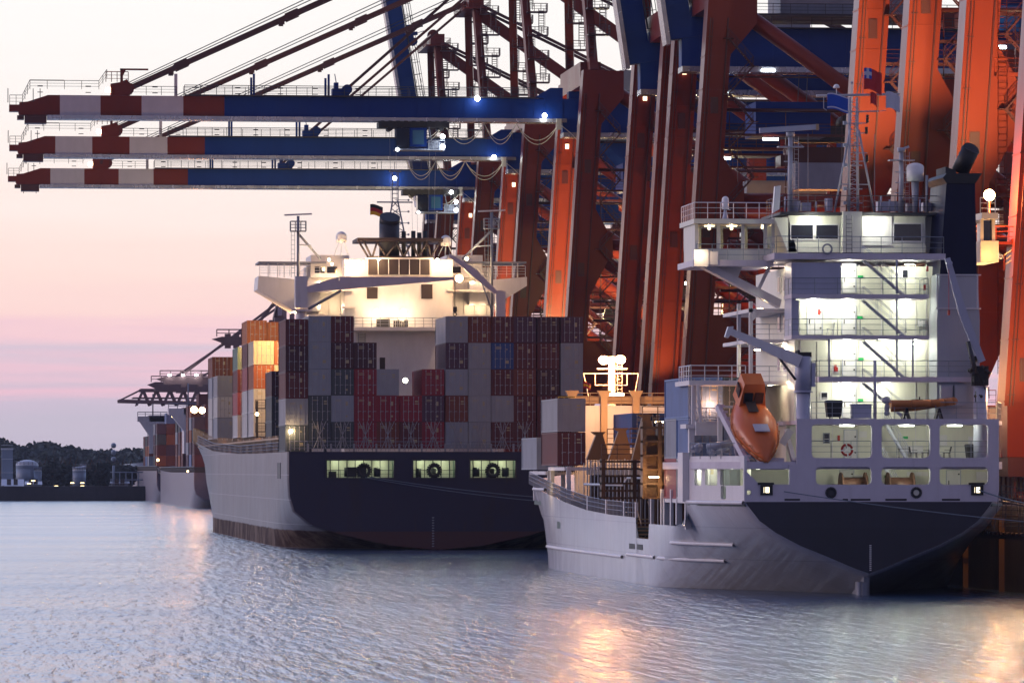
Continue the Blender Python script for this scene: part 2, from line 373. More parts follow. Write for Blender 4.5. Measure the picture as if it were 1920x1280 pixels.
# trees near the shore: countable clumps
tl = [(0,905,14,20),(82,870,16,24),(98,862,20,28),(112,868,18,26),(128,872,16,24),(140,880,14,20),(168,882,14,22),(180,868,20,26),(196,866,20,28),(212,868,18,28),(228,872,18,26),(243,874,16,24)]
TL = ['dark tree behind the blue silo tower at the left edge','dark tree just right of the large domed tank','tallest dark tree between the two groups of tanks','dark round tree right of the tallest one between the tanks','dark tree left of the smaller tank','low dark tree close against the smaller tank','low dark tree right of the twin tanks','first tall tree right of the twin tanks','second tall tree right of the twin tanks','third tall tree right of the twin tanks','dark tree behind the small pipe rack','dark tree nearest the hull of the farthest ship']
for (px, py, wpx, hh_), lab in zip(tl, TL):
    Y = FY+random.uniform(40, 70); X, Z = P(px, py, Y)
    root = thing('broadleaf_tree', lab, 'tree', (X, Y, 3.4), 'dark trees along the far shore')
    tr = MB(); tr.tube((X, Y, 3.4), (X, Y, Z-2), .4, 7, .2)
    for g in range(5): a_ = g*1.3; tr.tube((X, Y, 6+g), (X+2*math.cos(a_), Y+2*math.sin(a_), 9+g), .15, 5, .05)
    tr.build('trunk', 'brown_steel', root)
    c = MB(); rr = wpx/6.4*.75; zc_ = Z-rr
    crown(c, (X, Y, zc_), rr, 260, .6); crown(c, (X, Y, (zc_+4)/2+1), rr*1.05, 260, .7, sz=(zc_-3)/rr/1.7)
    for g in range(7): crown(c, (X+random.uniform(-1,1)*rr, Y+random.uniform(-1,1)*rr, zc_+random.uniform(-1.2,.6)*rr), rr*.45, 60, .5)
    c.build('crown', 'foliage', root)
paint('tank_blue', (.22,.30,.42), .5, .15, .1, scale=.2)
paint('tank_roof', (.55,.62,.70), .45, .1)
def tank(px0, px1, py_top, Y, label, dome=1.2, base=3.4):
    X0, Zt = P(px0, py_top, Y); X1, _ = P(px1, py_top, Y); c = (X0+X1)/2; r = (X1-X0)/2
    root = thing('storage_tank', label, 'storage tank', (c, Y, base), 'pale storage tanks on the far shore')
    m_ = MB(); m_.tube((c,Y,base), (c,Y,Zt), r, 40)
    for z in (base+3, base+6, Zt-.4): m_.tube((c,Y,z), (c,Y,z+.15), r+.12, 40)
    m_.build('shell', 'tank_blue', root)
    d = MB(); d.ball((c,Y,Zt), r*1.03, 32, 5, (1,1,dome/r), lo=0); d.build('roof', 'tank_roof', root)
    q = MB(); q.rail([(c+r*math.cos(a_*.4), Y+r*math.sin(a_*.4), Zt) for a_ in range(16)], 1.1, 2, .05, closed=True); q.ladder((c+r*.4, Y-r*.95, base), (c+r*.4, Y-r*.95, Zt), .6, .6, .06); q.build('railing', 'grey_steel', root)
tank(30, 72, 872, FY+45, 'largest blue storage tank with a white domed roof, right of the silo tower', 1.6)
tank(64, 78, 883, FY+30, 'narrow dim storage tank standing right of the largest domed one', .7)
tank(136, 161, 882, FY+35, 'mid sized blue storage tank with pale dome between the dark trees', 1.2)
tank(150, 172, 877, FY+60, 'taller dim storage tank behind the mid sized pale domed one', .8)
# silo tower
X0, Z0 = P(3, 843, FY+30); X1, _ = P(24, 843, FY+30)
root = thing('silo_tower', 'tall square blue silo tower at the left edge of the far shore', 'tower', ((X0+X1)/2, FY+30, 3.4))
m_ = MB(); m_.bx(X0, X1, FY+28, FY+33, 3.4, Z0); m_.build('shaft', 'tank_blue', root)
m_ = MB(); m_.bx(X0-.15, X1+.15, FY+27.8, FY+33.2, Z0, Z0+.5); m_.build('cornice', 'tank_roof', root); m_ = MB(); [m_.bx(X0-.1, X1+.1, FY+27.85, FY+28, z, z+.15) for z in (8,12,16)]; m_.build('band', 'tank_roof', root)
# sheds
def shed(px0, px1, pytop, pyeave, Y, label, dp=10, mat='tank_blue'):
    X0, Zr = P(px0, pytop, Y); X1, Ze = P(px1, pyeave, Y)
    root = thing('waterside_shed', label, 'shed', ((X0+X1)/2, Y, 3.4), 'sheds on the far shore')
    m_ = MB(); m_.bx(X0, X1, Y, Y+dp, 3.4, Ze)
    m_.build('wall', mat, root)
    r_ = MB(); r_.prism([(Y-.5, Ze), (Y+dp+.5, Ze), (Y+dp/2, Zr)], 'x', X0-.5, X1+.5); r_.build('roof', 'tank_roof' if mat == 'tank_blue' else 'grey_steel', root)
    for q in range(2):
        d = MB(); xx = lerp(X0, X1, .3+.35*q); d.bx(xx-.6, xx+.6, Y-.08, Y-.002, 4.5, 6.2); d.build('window', 'dark_glass', root)
shed(6, 42, 898, 911, FY+12, 'pitched roof shed with pale walls beside the silo tower')
shed(50, 76, 902, 908, FY+20, 'low flat shed below the largest domed tank', 8)
shed(210, 240, 902, 906, FY+18, 'low shed on the far shore near the farthest ship', 6, 'grey_steel')
X, Z = P(213, 872, FY+20)
pr = MB()
for q in range(5): pr.tube((X+q*1.8, FY+20, 3.4), (X+q*1.8, FY+20, 8.2), .15, 6)
for z in (6, 8.2): pr.tube((X-1, FY+20, z), (X+9, FY+20, z), .18, 6)
pr.tube((X, FY+20, 3.4), (X, FY+20, Z), .35, 8)
for z in (12, 14, 16): pr.ball((X, FY+20, z), .8, 8, 6)
tag(pr.build('pipe_rack', 'tank_blue', None, origin=(X, FY+20, 3.4)), 'small pipe rack with a beaded vent stack on the far shore', 'pipe rack')
fl = [(3,911,'at the very left edge'),(53,905,'above the flat shed roof'),(55,911,'below the flat shed roof'),(61,900,'in front of the largest tank'),(104,910,'under the tallest dark tree'),(134,904,'left of the mid sized tank'),(153,904,'upper one at the foot of the mid sized tank'),(153,910,'lower one at the foot of the mid sized tank'),(195,915,'under the tall trees right of the twin tanks'),(231,915,'beside the farthest ship')]
for px, py, lab in fl:
    X, Z = P(px, py, FY+9)
    root = thing('shore_lamp', 'small lit yellow shore lamp '+lab, 'lamp', (X, FY+9, 3.4), 'small lit lamps on the far shore')
    q = MB(); q.tube((X, FY+9, 3.4), (X, FY+9, Z), .08, 5); q.beam((X-.1, FY+9, Z), (X+.7, FY+9, Z+.1), .15, .12); q.build('post', 'dark_steel', root)
    q = MB(); q.bx(X-.3, X+.75, FY+8.7, FY+9.1, Z-.25, Z-.02); q.build('lamp_head', 'lamp_far', root)
X, Z = P(2, 921, FY+10)
root = thing('kiosk', 'tiny glowing kiosk with a red sign at the left edge', 'kiosk', (X, FY+10, 3.4))
q = MB(); q.bx(X-1, X+1, FY+9, FY+11, 3.4, Z+1); q.build('body', 'warm_glow', root); q = MB(); q.bx(X-1.1, X+1.1, FY+8.9, FY+11, Z+1, Z+1.5); q.build('sign', 'red_sign', root)

# ================================================================== ship to shore cranes
def leg_x(Z): return 75+.066*(Z-5)
HX, HZ = 77.4, 54.9
def boom_mb():
    bx_ = MB(); x = lambda px: wx(px, 653.3)
    z0, z1 = 53.65, 56.2; yy = 1.0
    a, b_ = x(40), x(110)
    bx_.k = 0; bx_.prism([(x(66), 53.65+.0), (x(112), 53.65), (x(112), 56.2), (x(90), 56.2), (x(52), 55.35), (x(36), 55.25), (x(36), 54.95), (x(17), 54.95), (x(17), 54.1), (x(34), 54.1), (x(36), 53.65)], 'y', -yy, yy)
    bx_.k = 1; bx_.bx(x(112), x(188), -yy, yy, z0, z1)
    bx_.k = 0; bx_.bx(x(188), x(265), -yy, yy, z0, z1)
    bx_.k = 1; bx_.bx(x(265), x(343), -yy, yy, z0, z1)
    bx_.k = 0; bx_.bx(x(343), x(420), -yy, yy, z0, z1)
    bx_.k = 2; bx_.bx(x(420), x(1020), -yy, yy, z0, z1)
    bx_.prism([(x(1020), z0), (HX, z0), (HX, z1+1.4), (HX-1.6, z1+1.4), (HX-3.4, z1+.3), (x(1020), z1)], 'y', -yy*1.2, yy*1.2)
    for k_ in range(14): px = x(430)+k_*(x(1000)-x(430))/13; bx_.bx(px-.06, px+.06, -yy-.04, yy+.04, z0+.02, z1-.02)
    return bx_
CRD = {}
PROTO = None
def build_crane(Yc, down=True, trolley=None, fest=None, label='', sod=None, top=True):
    O = Vector((75, Yc, QZ))
    root = thing('container_crane', label, 'crane', O, 'giant red and blue container cranes along the quay')
    RED, BL = 'crane_red', 'crane_blue'
    y = lambda v: Yc+v
    for sy in (-1, 1):
        c = sy*12.2
        g = MB(); lo, hi = 9.5, 59
        a = leg_x(lo); b_ = leg_x(hi)
        ya, yb = y(c-1.4), y(c+1.4)
        g.hexa([(a,ya,lo),(a+2.7,ya,lo),(a+2.7,yb,lo),(a,yb,lo)], [(b_,ya,hi),(b_+2.7,ya,hi),(b_+2.7,yb,hi),(b_,yb,hi)])
        q = leg_x(36)+2.65
        g.prism([(q-.4, 43), (q+2.0, 38.6), (q+2.6, 38.4), (q+2.6, 35.4), (q+2.0, 35), (q-.9, 29.5)], 'y', y(c-1.25), y(c+1.25))
        q = leg_x(57)+2.65
        g.prism([(q-.4, 52), (q+2.6, 55.5), (q+2.6, 58.9), (q-.2, 58.9)], 'y', y(c-1.25), y(c+1.25))
        for z in (13.5, 18, 22.5, 27, 31.5, 45, 48.5, 52): xx = leg_x(z); g.bx(xx-.05, xx+2.75, ya-.05, yb+.05, z, z+.10)
        lg = g.build('waterside_leg', RED, root)
        g = MB()
        for off, rr in ((.35, .06), (.6, .04), (2.2, .09)): g.tube((leg_x(12)+off, ya-.14, 12), (leg_x(56)+off, ya-.14, 56), rr, 5)
        for z in range(14, 56, 4): xx = leg_x(z); g.bx(xx+.2, xx+.75, ya-.1, ya-.002, z, z+.08)
        g.build('conduit', 'crane_red_dark', lg)
        for z in (15, 33, 46): g = MB(); xx = leg_x(z); g.bx(xx+1.0, xx+1.8, ya-.08, ya-.002, z, z+1.7); g.bx(xx+1.1, xx+1.7, ya-.12, ya-.08, z+.1, z+1.6); g.build('access_door', 'crane_red_dark', lg)
        g = MB(); g.bx(110, 112.4, y(c-1.2), y(c+1.2), 9.5, 59); g.build('landside_leg', RED, root)
        g = MB(); g.tube((leg_x(37)+4, y(c), 37), (110, y(c), 37), .72, 16); g.build('tie_tube', RED, root)
        g = MB(); g.tube((leg_x(57)+3.5, y(c), 57), (110, y(c), 37.2), .85, 16); g.build('upper_brace', RED, root)
        g = MB(); g.tube((leg_x(36)+3.6, y(c), 35.6), (95.5, y(c), 25), .8, 16); g.build('lower_brace', RED, root)
        g = MB(); g.bx(leg_x(17)+2.7, 110, y(c-.9), y(c+.9), 20.8, 24.9); q = leg_x(22)+2.65; g.prism([(q-.3, 20.8), (q+3, 20.8), (q-.9, 12)], 'y', y(c-.85), y(c+.85)); g.build('portal_beam', RED, root)
        # zigzag stairs on the land side of the leg
        g = MB(); z = 19.0; x0 = leg_x(40)+3.2; fl = 0
        while z < 52:
            xa, xb = (x0, x0+2.6) if fl % 2 == 0 else (x0+2.6, x0)
            g.stairs((xa, y(c-2.2), z), (xb, y(c-2.2), z+2.9), .7, .35)
            g.bx(xb-.5, xb+.5, y(c-2.6), y(c-1.5), z+2.86, z+2.92)
            z += 2.9; fl += 1
        g.build('stairway', 'crane_red_dark', root)
        # end carriages
        for X in (leg_x(8)+1.3, 111.2):
            g = MB()
            g.bx(X-1.1, X+1.1, y(c-3.4), y(c+3.4), 8.1, 9.5)
            for q in (-2.4, -.8, .8, 2.4):
                g.tube((X-.35, y(c+q), 6.55), (X+.35, y(c+q), 6.55), .5, 14); g.bx(X-.55, X-.4, y(c+q-.4), y(c+q+.4), 6.5, 8.1); g.bx(X+.4, X+.55, y(c+q-.4), y(c+q+.4), 6.5, 8.1)
            g.build('bogie', 'crane_red_dark', root)
    for X, nm in ((leg_x(11)+1.3, 'waterside'), (111.2, 'landside')):
        g = MB(); g.bx(X-1.35, X+1.35, y(-15.6), y(15.6), 9.52, 13.2); g.build('sill_beam', RED, root)
        X2 = X if nm == 'landside' else leg_x(58)+1.3
        g = MB(); g.bx(X2-1.3, X2+1.3, y(-10.78), y(10.78), 57.2, 60.2); g.build('cross_beam', RED, root)
    # sea side working platform under the sill, net and ladder
    g = MB(); X = leg_x(12); g.bx(X-.9, X-.02, y(-11), y(-9), 13.2, 13.3); g.rail([(X-.9, y(-9), 13.3), (X-.9, y(-11), 13.3), (X, y(-11), 13.3)], 1.1, 1); g.ladder((X-.5, y(-10), 7), (X-.5, y(-10), 13.2)); g.build('access_platform', RED, root)
    g = MB()
    for (x0, x1, z, r_) in ((80, 110, 46.5, .22), (80, 110, 27.5, .18), (80, 110, 33, .12), (80, 110, 50, .1)): g.tube((x0, y(-11.6), z), (x1, y(-11.6), z), r_, 6)
    for k_ in range(10): xx = 81+k_*3; g.tube((xx, y(-11.6), 24.9), (xx, y(-11.6), 33 if k_ % 2 else 46.5), .05, 4)
    g.build('pipe_run', 'crane_red_dark', root)
    g = MB(); g.bx(88, 97, y(-11.9), y(-9), 38.2, 41); g.build('switch_house', 'grey_steel', root)
    for xx in (84.5, 99.5): g = MB(); g.bx(xx, xx+1.6, y(-12.3), y(-12.14), 43.3, 43.55); g.build('lamp', 'lamp_cool', root)
    for xx in (86, 103, 119): g = MB(); g.bx(xx, xx+1.4, y(-1.9), y(-1.72), 51.35, 51.6); g.build('lamp', 'lamp_cool', root)
    for xx in (90, 101): g = MB(); g.bx(xx, xx+.5, y(-1.0-11.2), y(-.95-11.2), 35.0, 35.4); g.build('lamp', 'lamp_warm', root)
    # main girder
    g = MB(); g.bx(HX+.02, 133, y(-1.1), y(1.1), 51.9, 56.2)
    for k_ in range(14): xx = HX+2+k_*4; g.bx(xx-.06, xx+.06, y(-1.15), y(1.15), 51.92, 56.18)
    g.build('girder', BL, root)
    g = MB(); g.bx(HX+.02, 133, y(-1.7), y(1.7), 51.3, 51.88); g.build('girder_rail', 'crane_rail', root)
    g = MB(); g.bx(HX+3, 133, y(-2.3), y(-1.15), 56.0, 56.08); g.rail([(HX+3, y(-2.25), 56.1), (133, y(-2.25), 56.1)], 1.1, 2.2, .03); g.build('girder_walkway', 'dark_steel', root)
    for X in (HX+1.8, 111.2):
        g = MB(); g.bx(X-1, X+1, y(-1.05), y(1.05), 56.22, 57.18); g.build('girder_hanger', BL, root)
    # machinery house with plant around it
    g = MB(); g.bx(93, 109, y(-4.5), y(4.5), 60.3, 66); g.build('machinery_house', 'grey_steel', root)
    g = MB(); g.bx(90, 114, y(-5.6), y(5.6), 60.02, 60.28); g.rail([(90, y(-5.5), 60.3), (114, y(-5.5), 60.3)], 1.1, 2, .03); g.build('machinery_floor', 'dark_steel', root)
    g = MB(); g.bx(84, 92, y(-10.4), y(-3), 44, 47.5); g.build('electrical_house', BL, root)
    g = MB(); g.bx(96, 103, y(2), y(9), 41.5, 44.5); g.build('electrical_house', BL, root)
    for (x0, x1, z) in ((80, 109.8, 44), (80, 109.8, 30)):
        for sg in (-1, 1):
            g = MB(); g.bx(x0, x1, y(sg*11.2), y(sg*12.1), z-.25, z); g.rail([(x0, y(sg*11.2), z), (x1, y(sg*11.2), z)], 1.1, 2.4, .03); g.build('side_walkway', 'crane_red_dark', root)
    g = MB(); g.tube((101, y(-6), 33), (101, y(-4.6), 33), 2.6, 24); g.tube((101, y(-6.3), 33), (101, y(-6), 33), .7, 12); g.build('cable_reel', 'black_gear', root)
    # boom
    bm_ = boom_mb(); bm_.v = [(p[0], p[1]+Yc, p[2]) for p in bm_.v]
    boom = bm_.build('boom', [RED, 'crane_white', BL], root, origin=(HX, Yc, HZ))
    x = lambda px: wx(px, 653.3)
    def bpart(m_, nm, mat): m_.v = [(p[0], p[1]+Yc, p[2]) for p in m_.v]; return m_.build(nm, mat, boom, origin=(HX, Yc, HZ))
    g = MB(); g.bx(x(88), x(1060), -1.6, 1.6, 53.15, 53.63); bpart(g, 'boom_rail', 'crane_rail')
    g = MB(); g.bx(x(46), x(87), -1.3, 1.3, 52.6, 53.6); g.bx(x(32), x(45), -1, 1, 53.1, 53.6); g.tube((x(52),-1.2,52.2),(x(52),-1.2,53.5),.05,5); g.tube((x(80),-1.2,52.2),(x(80),-1.2,53.5),.05,5); bpart(g, 'tip_buffer', 'crane_red_dark')
    g = MB()
    g.rail([(x(18), -1, 54.95), (x(42), -1, 54.95)], 1.2, .8, .03); g.rail([(x(42), -1, 55.0), (x(56), -1, 56.9)], 1.2, .8, .03)
    g.rail([(x(56), -1, 56.95), (x(185), -1, 56.95)], 1.1, 2.1, .03); g.rail([(x(185), -1, 56.95), (x(200), -1, 58.4)], 1.1, 1, .03)
    g.bx(x(56), x(120), -1.05, -.95, 58.0, 58.12); g.bx(x(14), x(15.5), -1, -.9, 55.2, 57)
    for q in (70, 160, 285, 360, 440, 520, 585, 665, 745, 830): g.bx(x(q), x(q+10), -1.03, -.97, 57.25, 57.4); g.bx(x(q), x(q+10), -1.03, -.97, 56.5, 56.6)
    for (a_, b2) in ((62, 75), (75, 88)): g.tube((x(a_), -1, 56.2-(.9 if a_ == 62 else .35)), (x(a_), -1, 57), .05, 4)
    g.rail([(x(245), -1.5, 56.25), (x(330), -1.5, 56.25)], 1.1, 2.1, .03); g.rail([(x(345), -1.5, 56.4), (x(1000), -1.5, 56.4)], 1.15, 2.0, .035); g.rail([(x(345), 1.5, 56.4), (x(1000), 1.5, 56.4)], 1.15, 2.6, .03)
    g.bx(x(345), x(1000), -1.6, -1.05, 56.22, 56.38); g.bx(x(345), x(1000), 1.05, 1.6, 56.22, 56.38); bpart(g, 'walkway_railing', 'dark_steel')
    g = MB(); g.prism([(x(207), 56.22), (x(243), 56.22), (x(243), 57.5), (x(238), 58.3), (x(225), 57.9), (x(207), 57.7)], 'y', -1, 1); g.tube((x(240), -1.15, 57.1), (x(240), 1.15, 57.1), .75, 14)
    g.beam((x(228), 0, 57.9), (x(228), 0, 59.7), .35, .25); g.beam((x(225), 0, 59.6), (x(278), 0, 59.6), .25, .22); g.prism([(x(228), 59.5), (x(236), 59.5), (x(228), 58.4)], 'y', -.1, .1)
    g.rail([(x(198), -1.2, 57.9), (x(240), -1.2, 57.9)], 1.3, .7, .04); bpart(g, 'stay_bracket', RED)
    g = MB(); g.bx(x(198), x(206), -.6, .6, 56.7, 57.2); lo_ = bpart(g, 'lamp', 'lamp_warm')
    g = MB(); g.bx(x(326), x(332), -1.2, -.95, 56.2, 59.0); bpart(g, 'post', 'crane_white')
    for q in (468, 473, 607, 613): g = MB(); g.bx(x(q), x(q)+.28, -1.25, -.95, 56.22, 59.1 if q in (473, 613) else 58.6); bpart(g, 'post', BL)
    g = MB()
    g.bx(x(622), x(654), -1, 1, 56.22, 57.3); g.tube((x(650), -1.1, 57.2), (x(650), 1.1, 57.2), .65, 14); g.bx(x(626), x(634), -.7, .7, 57.3, 58.1); g.beam((x(630),-.5,58),(x(627),-.5,59.2), .15, .1)
    bpart(g, 'stay_winch', BL)
    # pylon
    ap = Vector((78.6, Yc, 83))
    for sy in (-1, 1):
        g = MB(); g.beam((leg_x(59)+1.4, y(sy*12.2), 59.02), (78.8, y(sy*6.0), 82), 1.1, 1.0); g.build('pylon_post', RED, root)
        g = MB(); z = 60.5; fl = 0
        while z < 80:
            yy = y(sy*lerp(12.2, 6, (z-59)/23)); xa, xb = (80.0, 81.8) if fl % 2 == 0 else (81.8, 80.0)
            xo = 79.7+(fl % 2)*1.5; g.ladder((xo, yy-1, z), (xo, yy-1, z+3.5), .7, .35, .05); g.ladder((xo, yy-1.5, z+.4), (xo, yy-1.5, z+3.3), .9, .8, .03); g.bx(79.2, 82.0, yy-1.6, yy+.2, z+2.9, z+3.05); g.rail([(79.2, yy-1.6, z+3.05), (82.0, yy-1.6, z+3.05), (82.0, yy+.2, z+3.05)], 1.1, .9, .04)
            z += 3.4; fl += 1
        g.build('pylon_stairway', 'crane_red_dark', root)
        g = MB(); g.beam((79.4, y(sy*2.5), 82.6), (131, y(sy*1), 57.0), .3, .45); g.build('rear_tie', 'crane_red_dark', root)
    g = MB(); g.beam((79.9, Yc, 81.2), (108.6, Yc, 60.3), .9, 1.7); g.build('backstay', RED, root)
    g = MB(); g.bx(77.6, 79.9, y(-7), y(7), 81.6, 83.4); g.bx(76.8, 80.8, y(-8), y(8), 81.3, 81.5); g.rail([(76.8, y(-8), 81.5), (80.8, y(-8), 81.5), (80.8, y(8), 81.5), (76.8, y(8), 81.5)], 1.1, 1.3, .035, closed=True)
    g.tube((78.6, y(-1), 83.8), (78.6, y(1), 83.8), .9, 14); g.build('pylon_head', RED, root)
    if down:
        for sy in (-1, 1):
            g = MB(); a_ = Vector((x(240), y(sy*.85), 57.1)); b2 = Vector((78.2, y(sy*2.2), 83))
            g.beam(a_, b2, .3, .62)
            for q in (.12, .37, .62, .86):
                p = a_.lerp(b2, q); d = (b2-a_).normalized(); g.beam(p-d*.9, p+d*.9, .42, .95)
                g.bx(p.x-1.6, p.x-1.0, p.y-.1, p.y+.1, p.z-1.3, p.z-.7)
            g.build('forestay', 'crane_red_dark', root)
            g = MB(); g.beam((x(648), y(sy*.85), 57.2), (78.2, y(sy*2.2), 82.6), .25, .36); g.build('inner_forestay', 'crane_red_dark', root)
            g = MB(); g.tube((x(240), y(sy*.3), 57.9), (78.2, y(sy*.8), 85), .035, 4); g.tube((x(240), y(sy*.3), 57.6), (78.2, y(sy*.8), 84.4), .035, 4); g.build('hoist_rope', 'dark_steel', root)
        # sweep of festoon cables
        xa = x(745); xb = x(1045); g = MB()
        hang = [xa, x(830), x(905), x(965), xb]
        if fest: hang = [fest]+[q for q in hang if q > fest+1.5]
        for u, v_ in zip(hang, hang[1:]):
            dpt = 2.7 if v_-u > 4 else 1.6
            for off, ff in ((-1.75, 1), (-1.6, .8)):
                pts = [(lerp(u, v_, k_/14), y(off), 53.0-dpt*ff*(1-(2*k_/14-1)**2)) for k_ in range(15)]; g.path(pts, .045, 5)
        g.path([(xb, y(-1.7), 53), (xb+1.5, y(-1.7), 51.8), (xb+3.2, y(-1.7), 50)], .045, 5)
        g.bx(xb-.3, xb+.3, y(-2), y(-1.62), 52.2, 53.6)
        g.build('festoon_cable', 'rope', root)
    if trolley:
        g = MB(); X = trolley
        g.bx(X-4.5, X+4.5, y(-1.9), y(1.9), 52.35, 53.08)
        for q in range(9): g.bx(X-4.3+q, X-3.8+q, y(-2), y(-1.92), 52.4, 53.2)
        for q in (-3, -1, 1.5, 3.5): g.tube((X+q, y(-1.8), 52.3), (X+q, y(1.8), 52.3), .35, 10)
        tr = g.build('trolley', 'black_gear', root)
        g = MB(); cx = X+1.0
        g.bx(cx-3.3, cx-1.7, y(-2.2), y(.6), 49.7, 52.3); g.build('operator_cabin', 'dark_glass', root)
        g = MB(); g.bx(cx-1.6, cx+.6, y(-2.0), y(.6), 49.9, 52.3); cb = g.build('electric_cabinet', BL, root)
        g = MB(); g.bx(cx-1.2, cx+.25, y(-2.06), y(-2.003), 50.2, 52.0); g.build('window', 'blue_glass', cb)
        g = MB(); g.bx(cx-3.4, cx+2.9, y(-2.3), y(.8), 49.45, 49.6); g.rail([(cx+.8, y(-2.3), 49.6), (cx+2.9, y(-2.3), 49.6)], 1.1, .8, .04); g.tube((cx+1.4, y(-2.2), 49.6), (cx+.9, y(-2.2), 52.4), .06, 5); g.bx(cx+.9, cx+2.1, y(-2.1), y(-1.2), 49.7, 50.7); g.build('cabin_platform', 'grey_steel', root)
        for dx, dz, r_ in ((-3.2, 49.5, .22), (2.6, 51.2, .3), (2.6, 49.9, .3)):
            g = MB(); g.ball((cx+dx, y(-2.5), dz), r_, 10, 6); g.build('floodlight', 'lamp_cool', root)
        light(root, (cx+1, y(-3.5), 49), COOL, 120, .3)
        g = MB()
        for q in (-3, -2.2, 2.2, 3): g.tube((X+q, y(0), 52.4), (X+q*.8, y(0), 24), .02, 4, cap=False)
        g.build('hoist_rope', 'grey_steel', root)
    return root, boom
def flood(root, loc, mat, col, power, r=.3, dl=(0,-.6,-.4), spot=None, to=None, nm='floodlight'):
    g = MB(); g.ball(loc, r, 12, 8); g.build(nm, mat, root)
    if power: light(root, Vector(loc)+Vector(dl), col, power, .35, spot, to)
cr1, b1 = build_crane(653.3, True, 58.2, None, 'nearest container crane with its striped boom lowered, topmost of the three booms')
cr2, b2 = build_crane(719.5, True, None, 63, 'container crane with lowered striped boom, middle of the three booms')
cr3, b3 = build_crane(782, True, 72.5, 68.5, 'container crane with lowered striped boom, lowest of the three booms')
cr4, b4 = build_crane(845, False, None, None, 'farthest big crane, its blue boom raised steeply behind the three striped booms'); b4.rotation_euler = (0, R(81), 0)
crd, bd = build_crane(578.6, False, None, None, 'crane with raised blue boom right of the three lowered booms, nearest them'); bd.rotation_euler = (0, R(81.5), 0)
crc, bc = build_crane(545.2, False, None, None, 'crane with raised boom whose dark red leg stands just left of the white bridge wing'); bc.rotation_euler = (0, R(82), 0)
crb, bb = build_crane(427.5, False, None, None, 'crane whose two bright orange legs rise behind the lattice mast of the white ship'); bb.rotation_euler = (0, R(82), 0)
cra, ba = build_crane(378.6, False, None, None, 'nearest orange crane, its legs beside the funnel and at the right edge of the photo'); ba.rotation_euler = (0, R(82), 0)
SO2 = (1, .78, .36)
# lamps on the cranes, with unseen lights added to brighten legs and braces
for rt, Yc, px, py, pxm, pym in ((cr1, 653.3, 895, 185, 1021, 217), (cr2, 719.5, None, 0, 926, 283), (cr3, 782, 740, 314, 846, 341)):
    if px:
        X, Z = P(px, py, Yc-2); flood(rt, (X, Yc-2, Z), 'lamp_cool', (1,.95,.8), 70, .34)
    X, Z = P(pxm, pym, Yc-2); flood(rt, (X, Yc-2.1, Z), 'lamp_cool', (1,.95,.8), 60, .3)
for rt, Yc, pw in ((cr1, 653.3, 60000), (cr2, 719.5, 46000), (cr3, 782, 30000)):
    flood(rt, (78.8, Yc-10, 31), 'lamp_sodium', SOD, 0, .2); light(rt, (77.5, Yc-9.5, 24), SO2, pw*1.25, .5, 95, (76.5, Yc+12, 36))
    light(rt, (96, Yc-3, 34), SO2, pw*.25, .5)
for rt, Yc, k_ in ((crc, 545.2, .22), (crd, 578.6, .18), (crb, 427.5, .2), (cra, 378.6, .15)): light(rt, (96, Yc, 30), SOD, 30000*k_, .5)  # unseen fill lights, added to brighten the braces behind the legs
# small white plates with lit square lamps on legs
for rt, Yf, px, py in ((cr1, 664.2, 1063, 275), (cr2, 730.3, 963, 336), (cr3, 792.7, 882, 386), (crd, 589.4, 1209, 184), (crc, 556, 1283, 135)):
    X, Z = P(px, py, Yf); g = MB(); g.bx(X-.22, X+.22, Yf-.3, Yf-.05, Z-.3, Z+.3); g.build('wall_lamp', 'warm_glow', rt)
X, Z = P(1855, 366, 366.5)
light(cra, (X-.3, 365.2, Z), SOD, 9000, .4); light(cra, (73.4, 351.5, 15), (1,.52,.2), 5500, .4); light(crd, (74.5, 548, 17), SO2, 8000, .4, 75, (77, 566, 36))  # platform lamp's own light, then two unseen fills added for leg base and leg
flood(cra, (X, 366.5, Z), 'lamp_sodium', SO2, 72000, .42, (0, 1.1, .2), 75, (X-1.5, 391, Z+20))
light(crb, (75.5, 417, 32), SO2, 66000, .4, 72, (77.5, 440, 53)); light(cra, (75.5, 395, 33), SO2, 48000, .4, 72, (77.5, 412, 52))  # unseen uplights added close in to make two leg faces glow orange
light(cra, (74.4, 356, 14), SO2, 7000, .4, 110, (75, 366, 24))  # another unseen light, added to lift the nearest leg
g = MB(); g.tube((X, 366.5, Z-.3), (X, 366.5, Z-3.4), .06, 6); g.bx(X-1.5, X+3.2, 365.9, 370, Z-3.6, Z-3.4); g.rail([(X-1.5, 365.9, Z-3.4), (X+3.2, 365.9, Z-3.4)], 1.1, .9, .03); g.beam((X+1.5, 366, Z-3.4), (X+5.5, 366, Z-.6), .4, .3)
g.rail([(X+1, 366, Z-5.5), (X+7, 366, Z-1.2)], 1.1, .9, .04); g.build('lamp_platform', 'crane_red', cra)
for dz in (0, 12):
    g = MB(); g.bx(79.8, 83, 389.4, 392.6, 27+dz, 27.3+dz); g.rail([(79.8,389.4,27.3+dz),(83,389.4,27.3+dz),(83,392.6,27.3+dz)], 1.1, 1, .03); g.ladder((80.4, 389.2, 16), (80.4, 389.2, 52), .7, .5, .03); g.build('leg_platform', 'crane_red', cra)

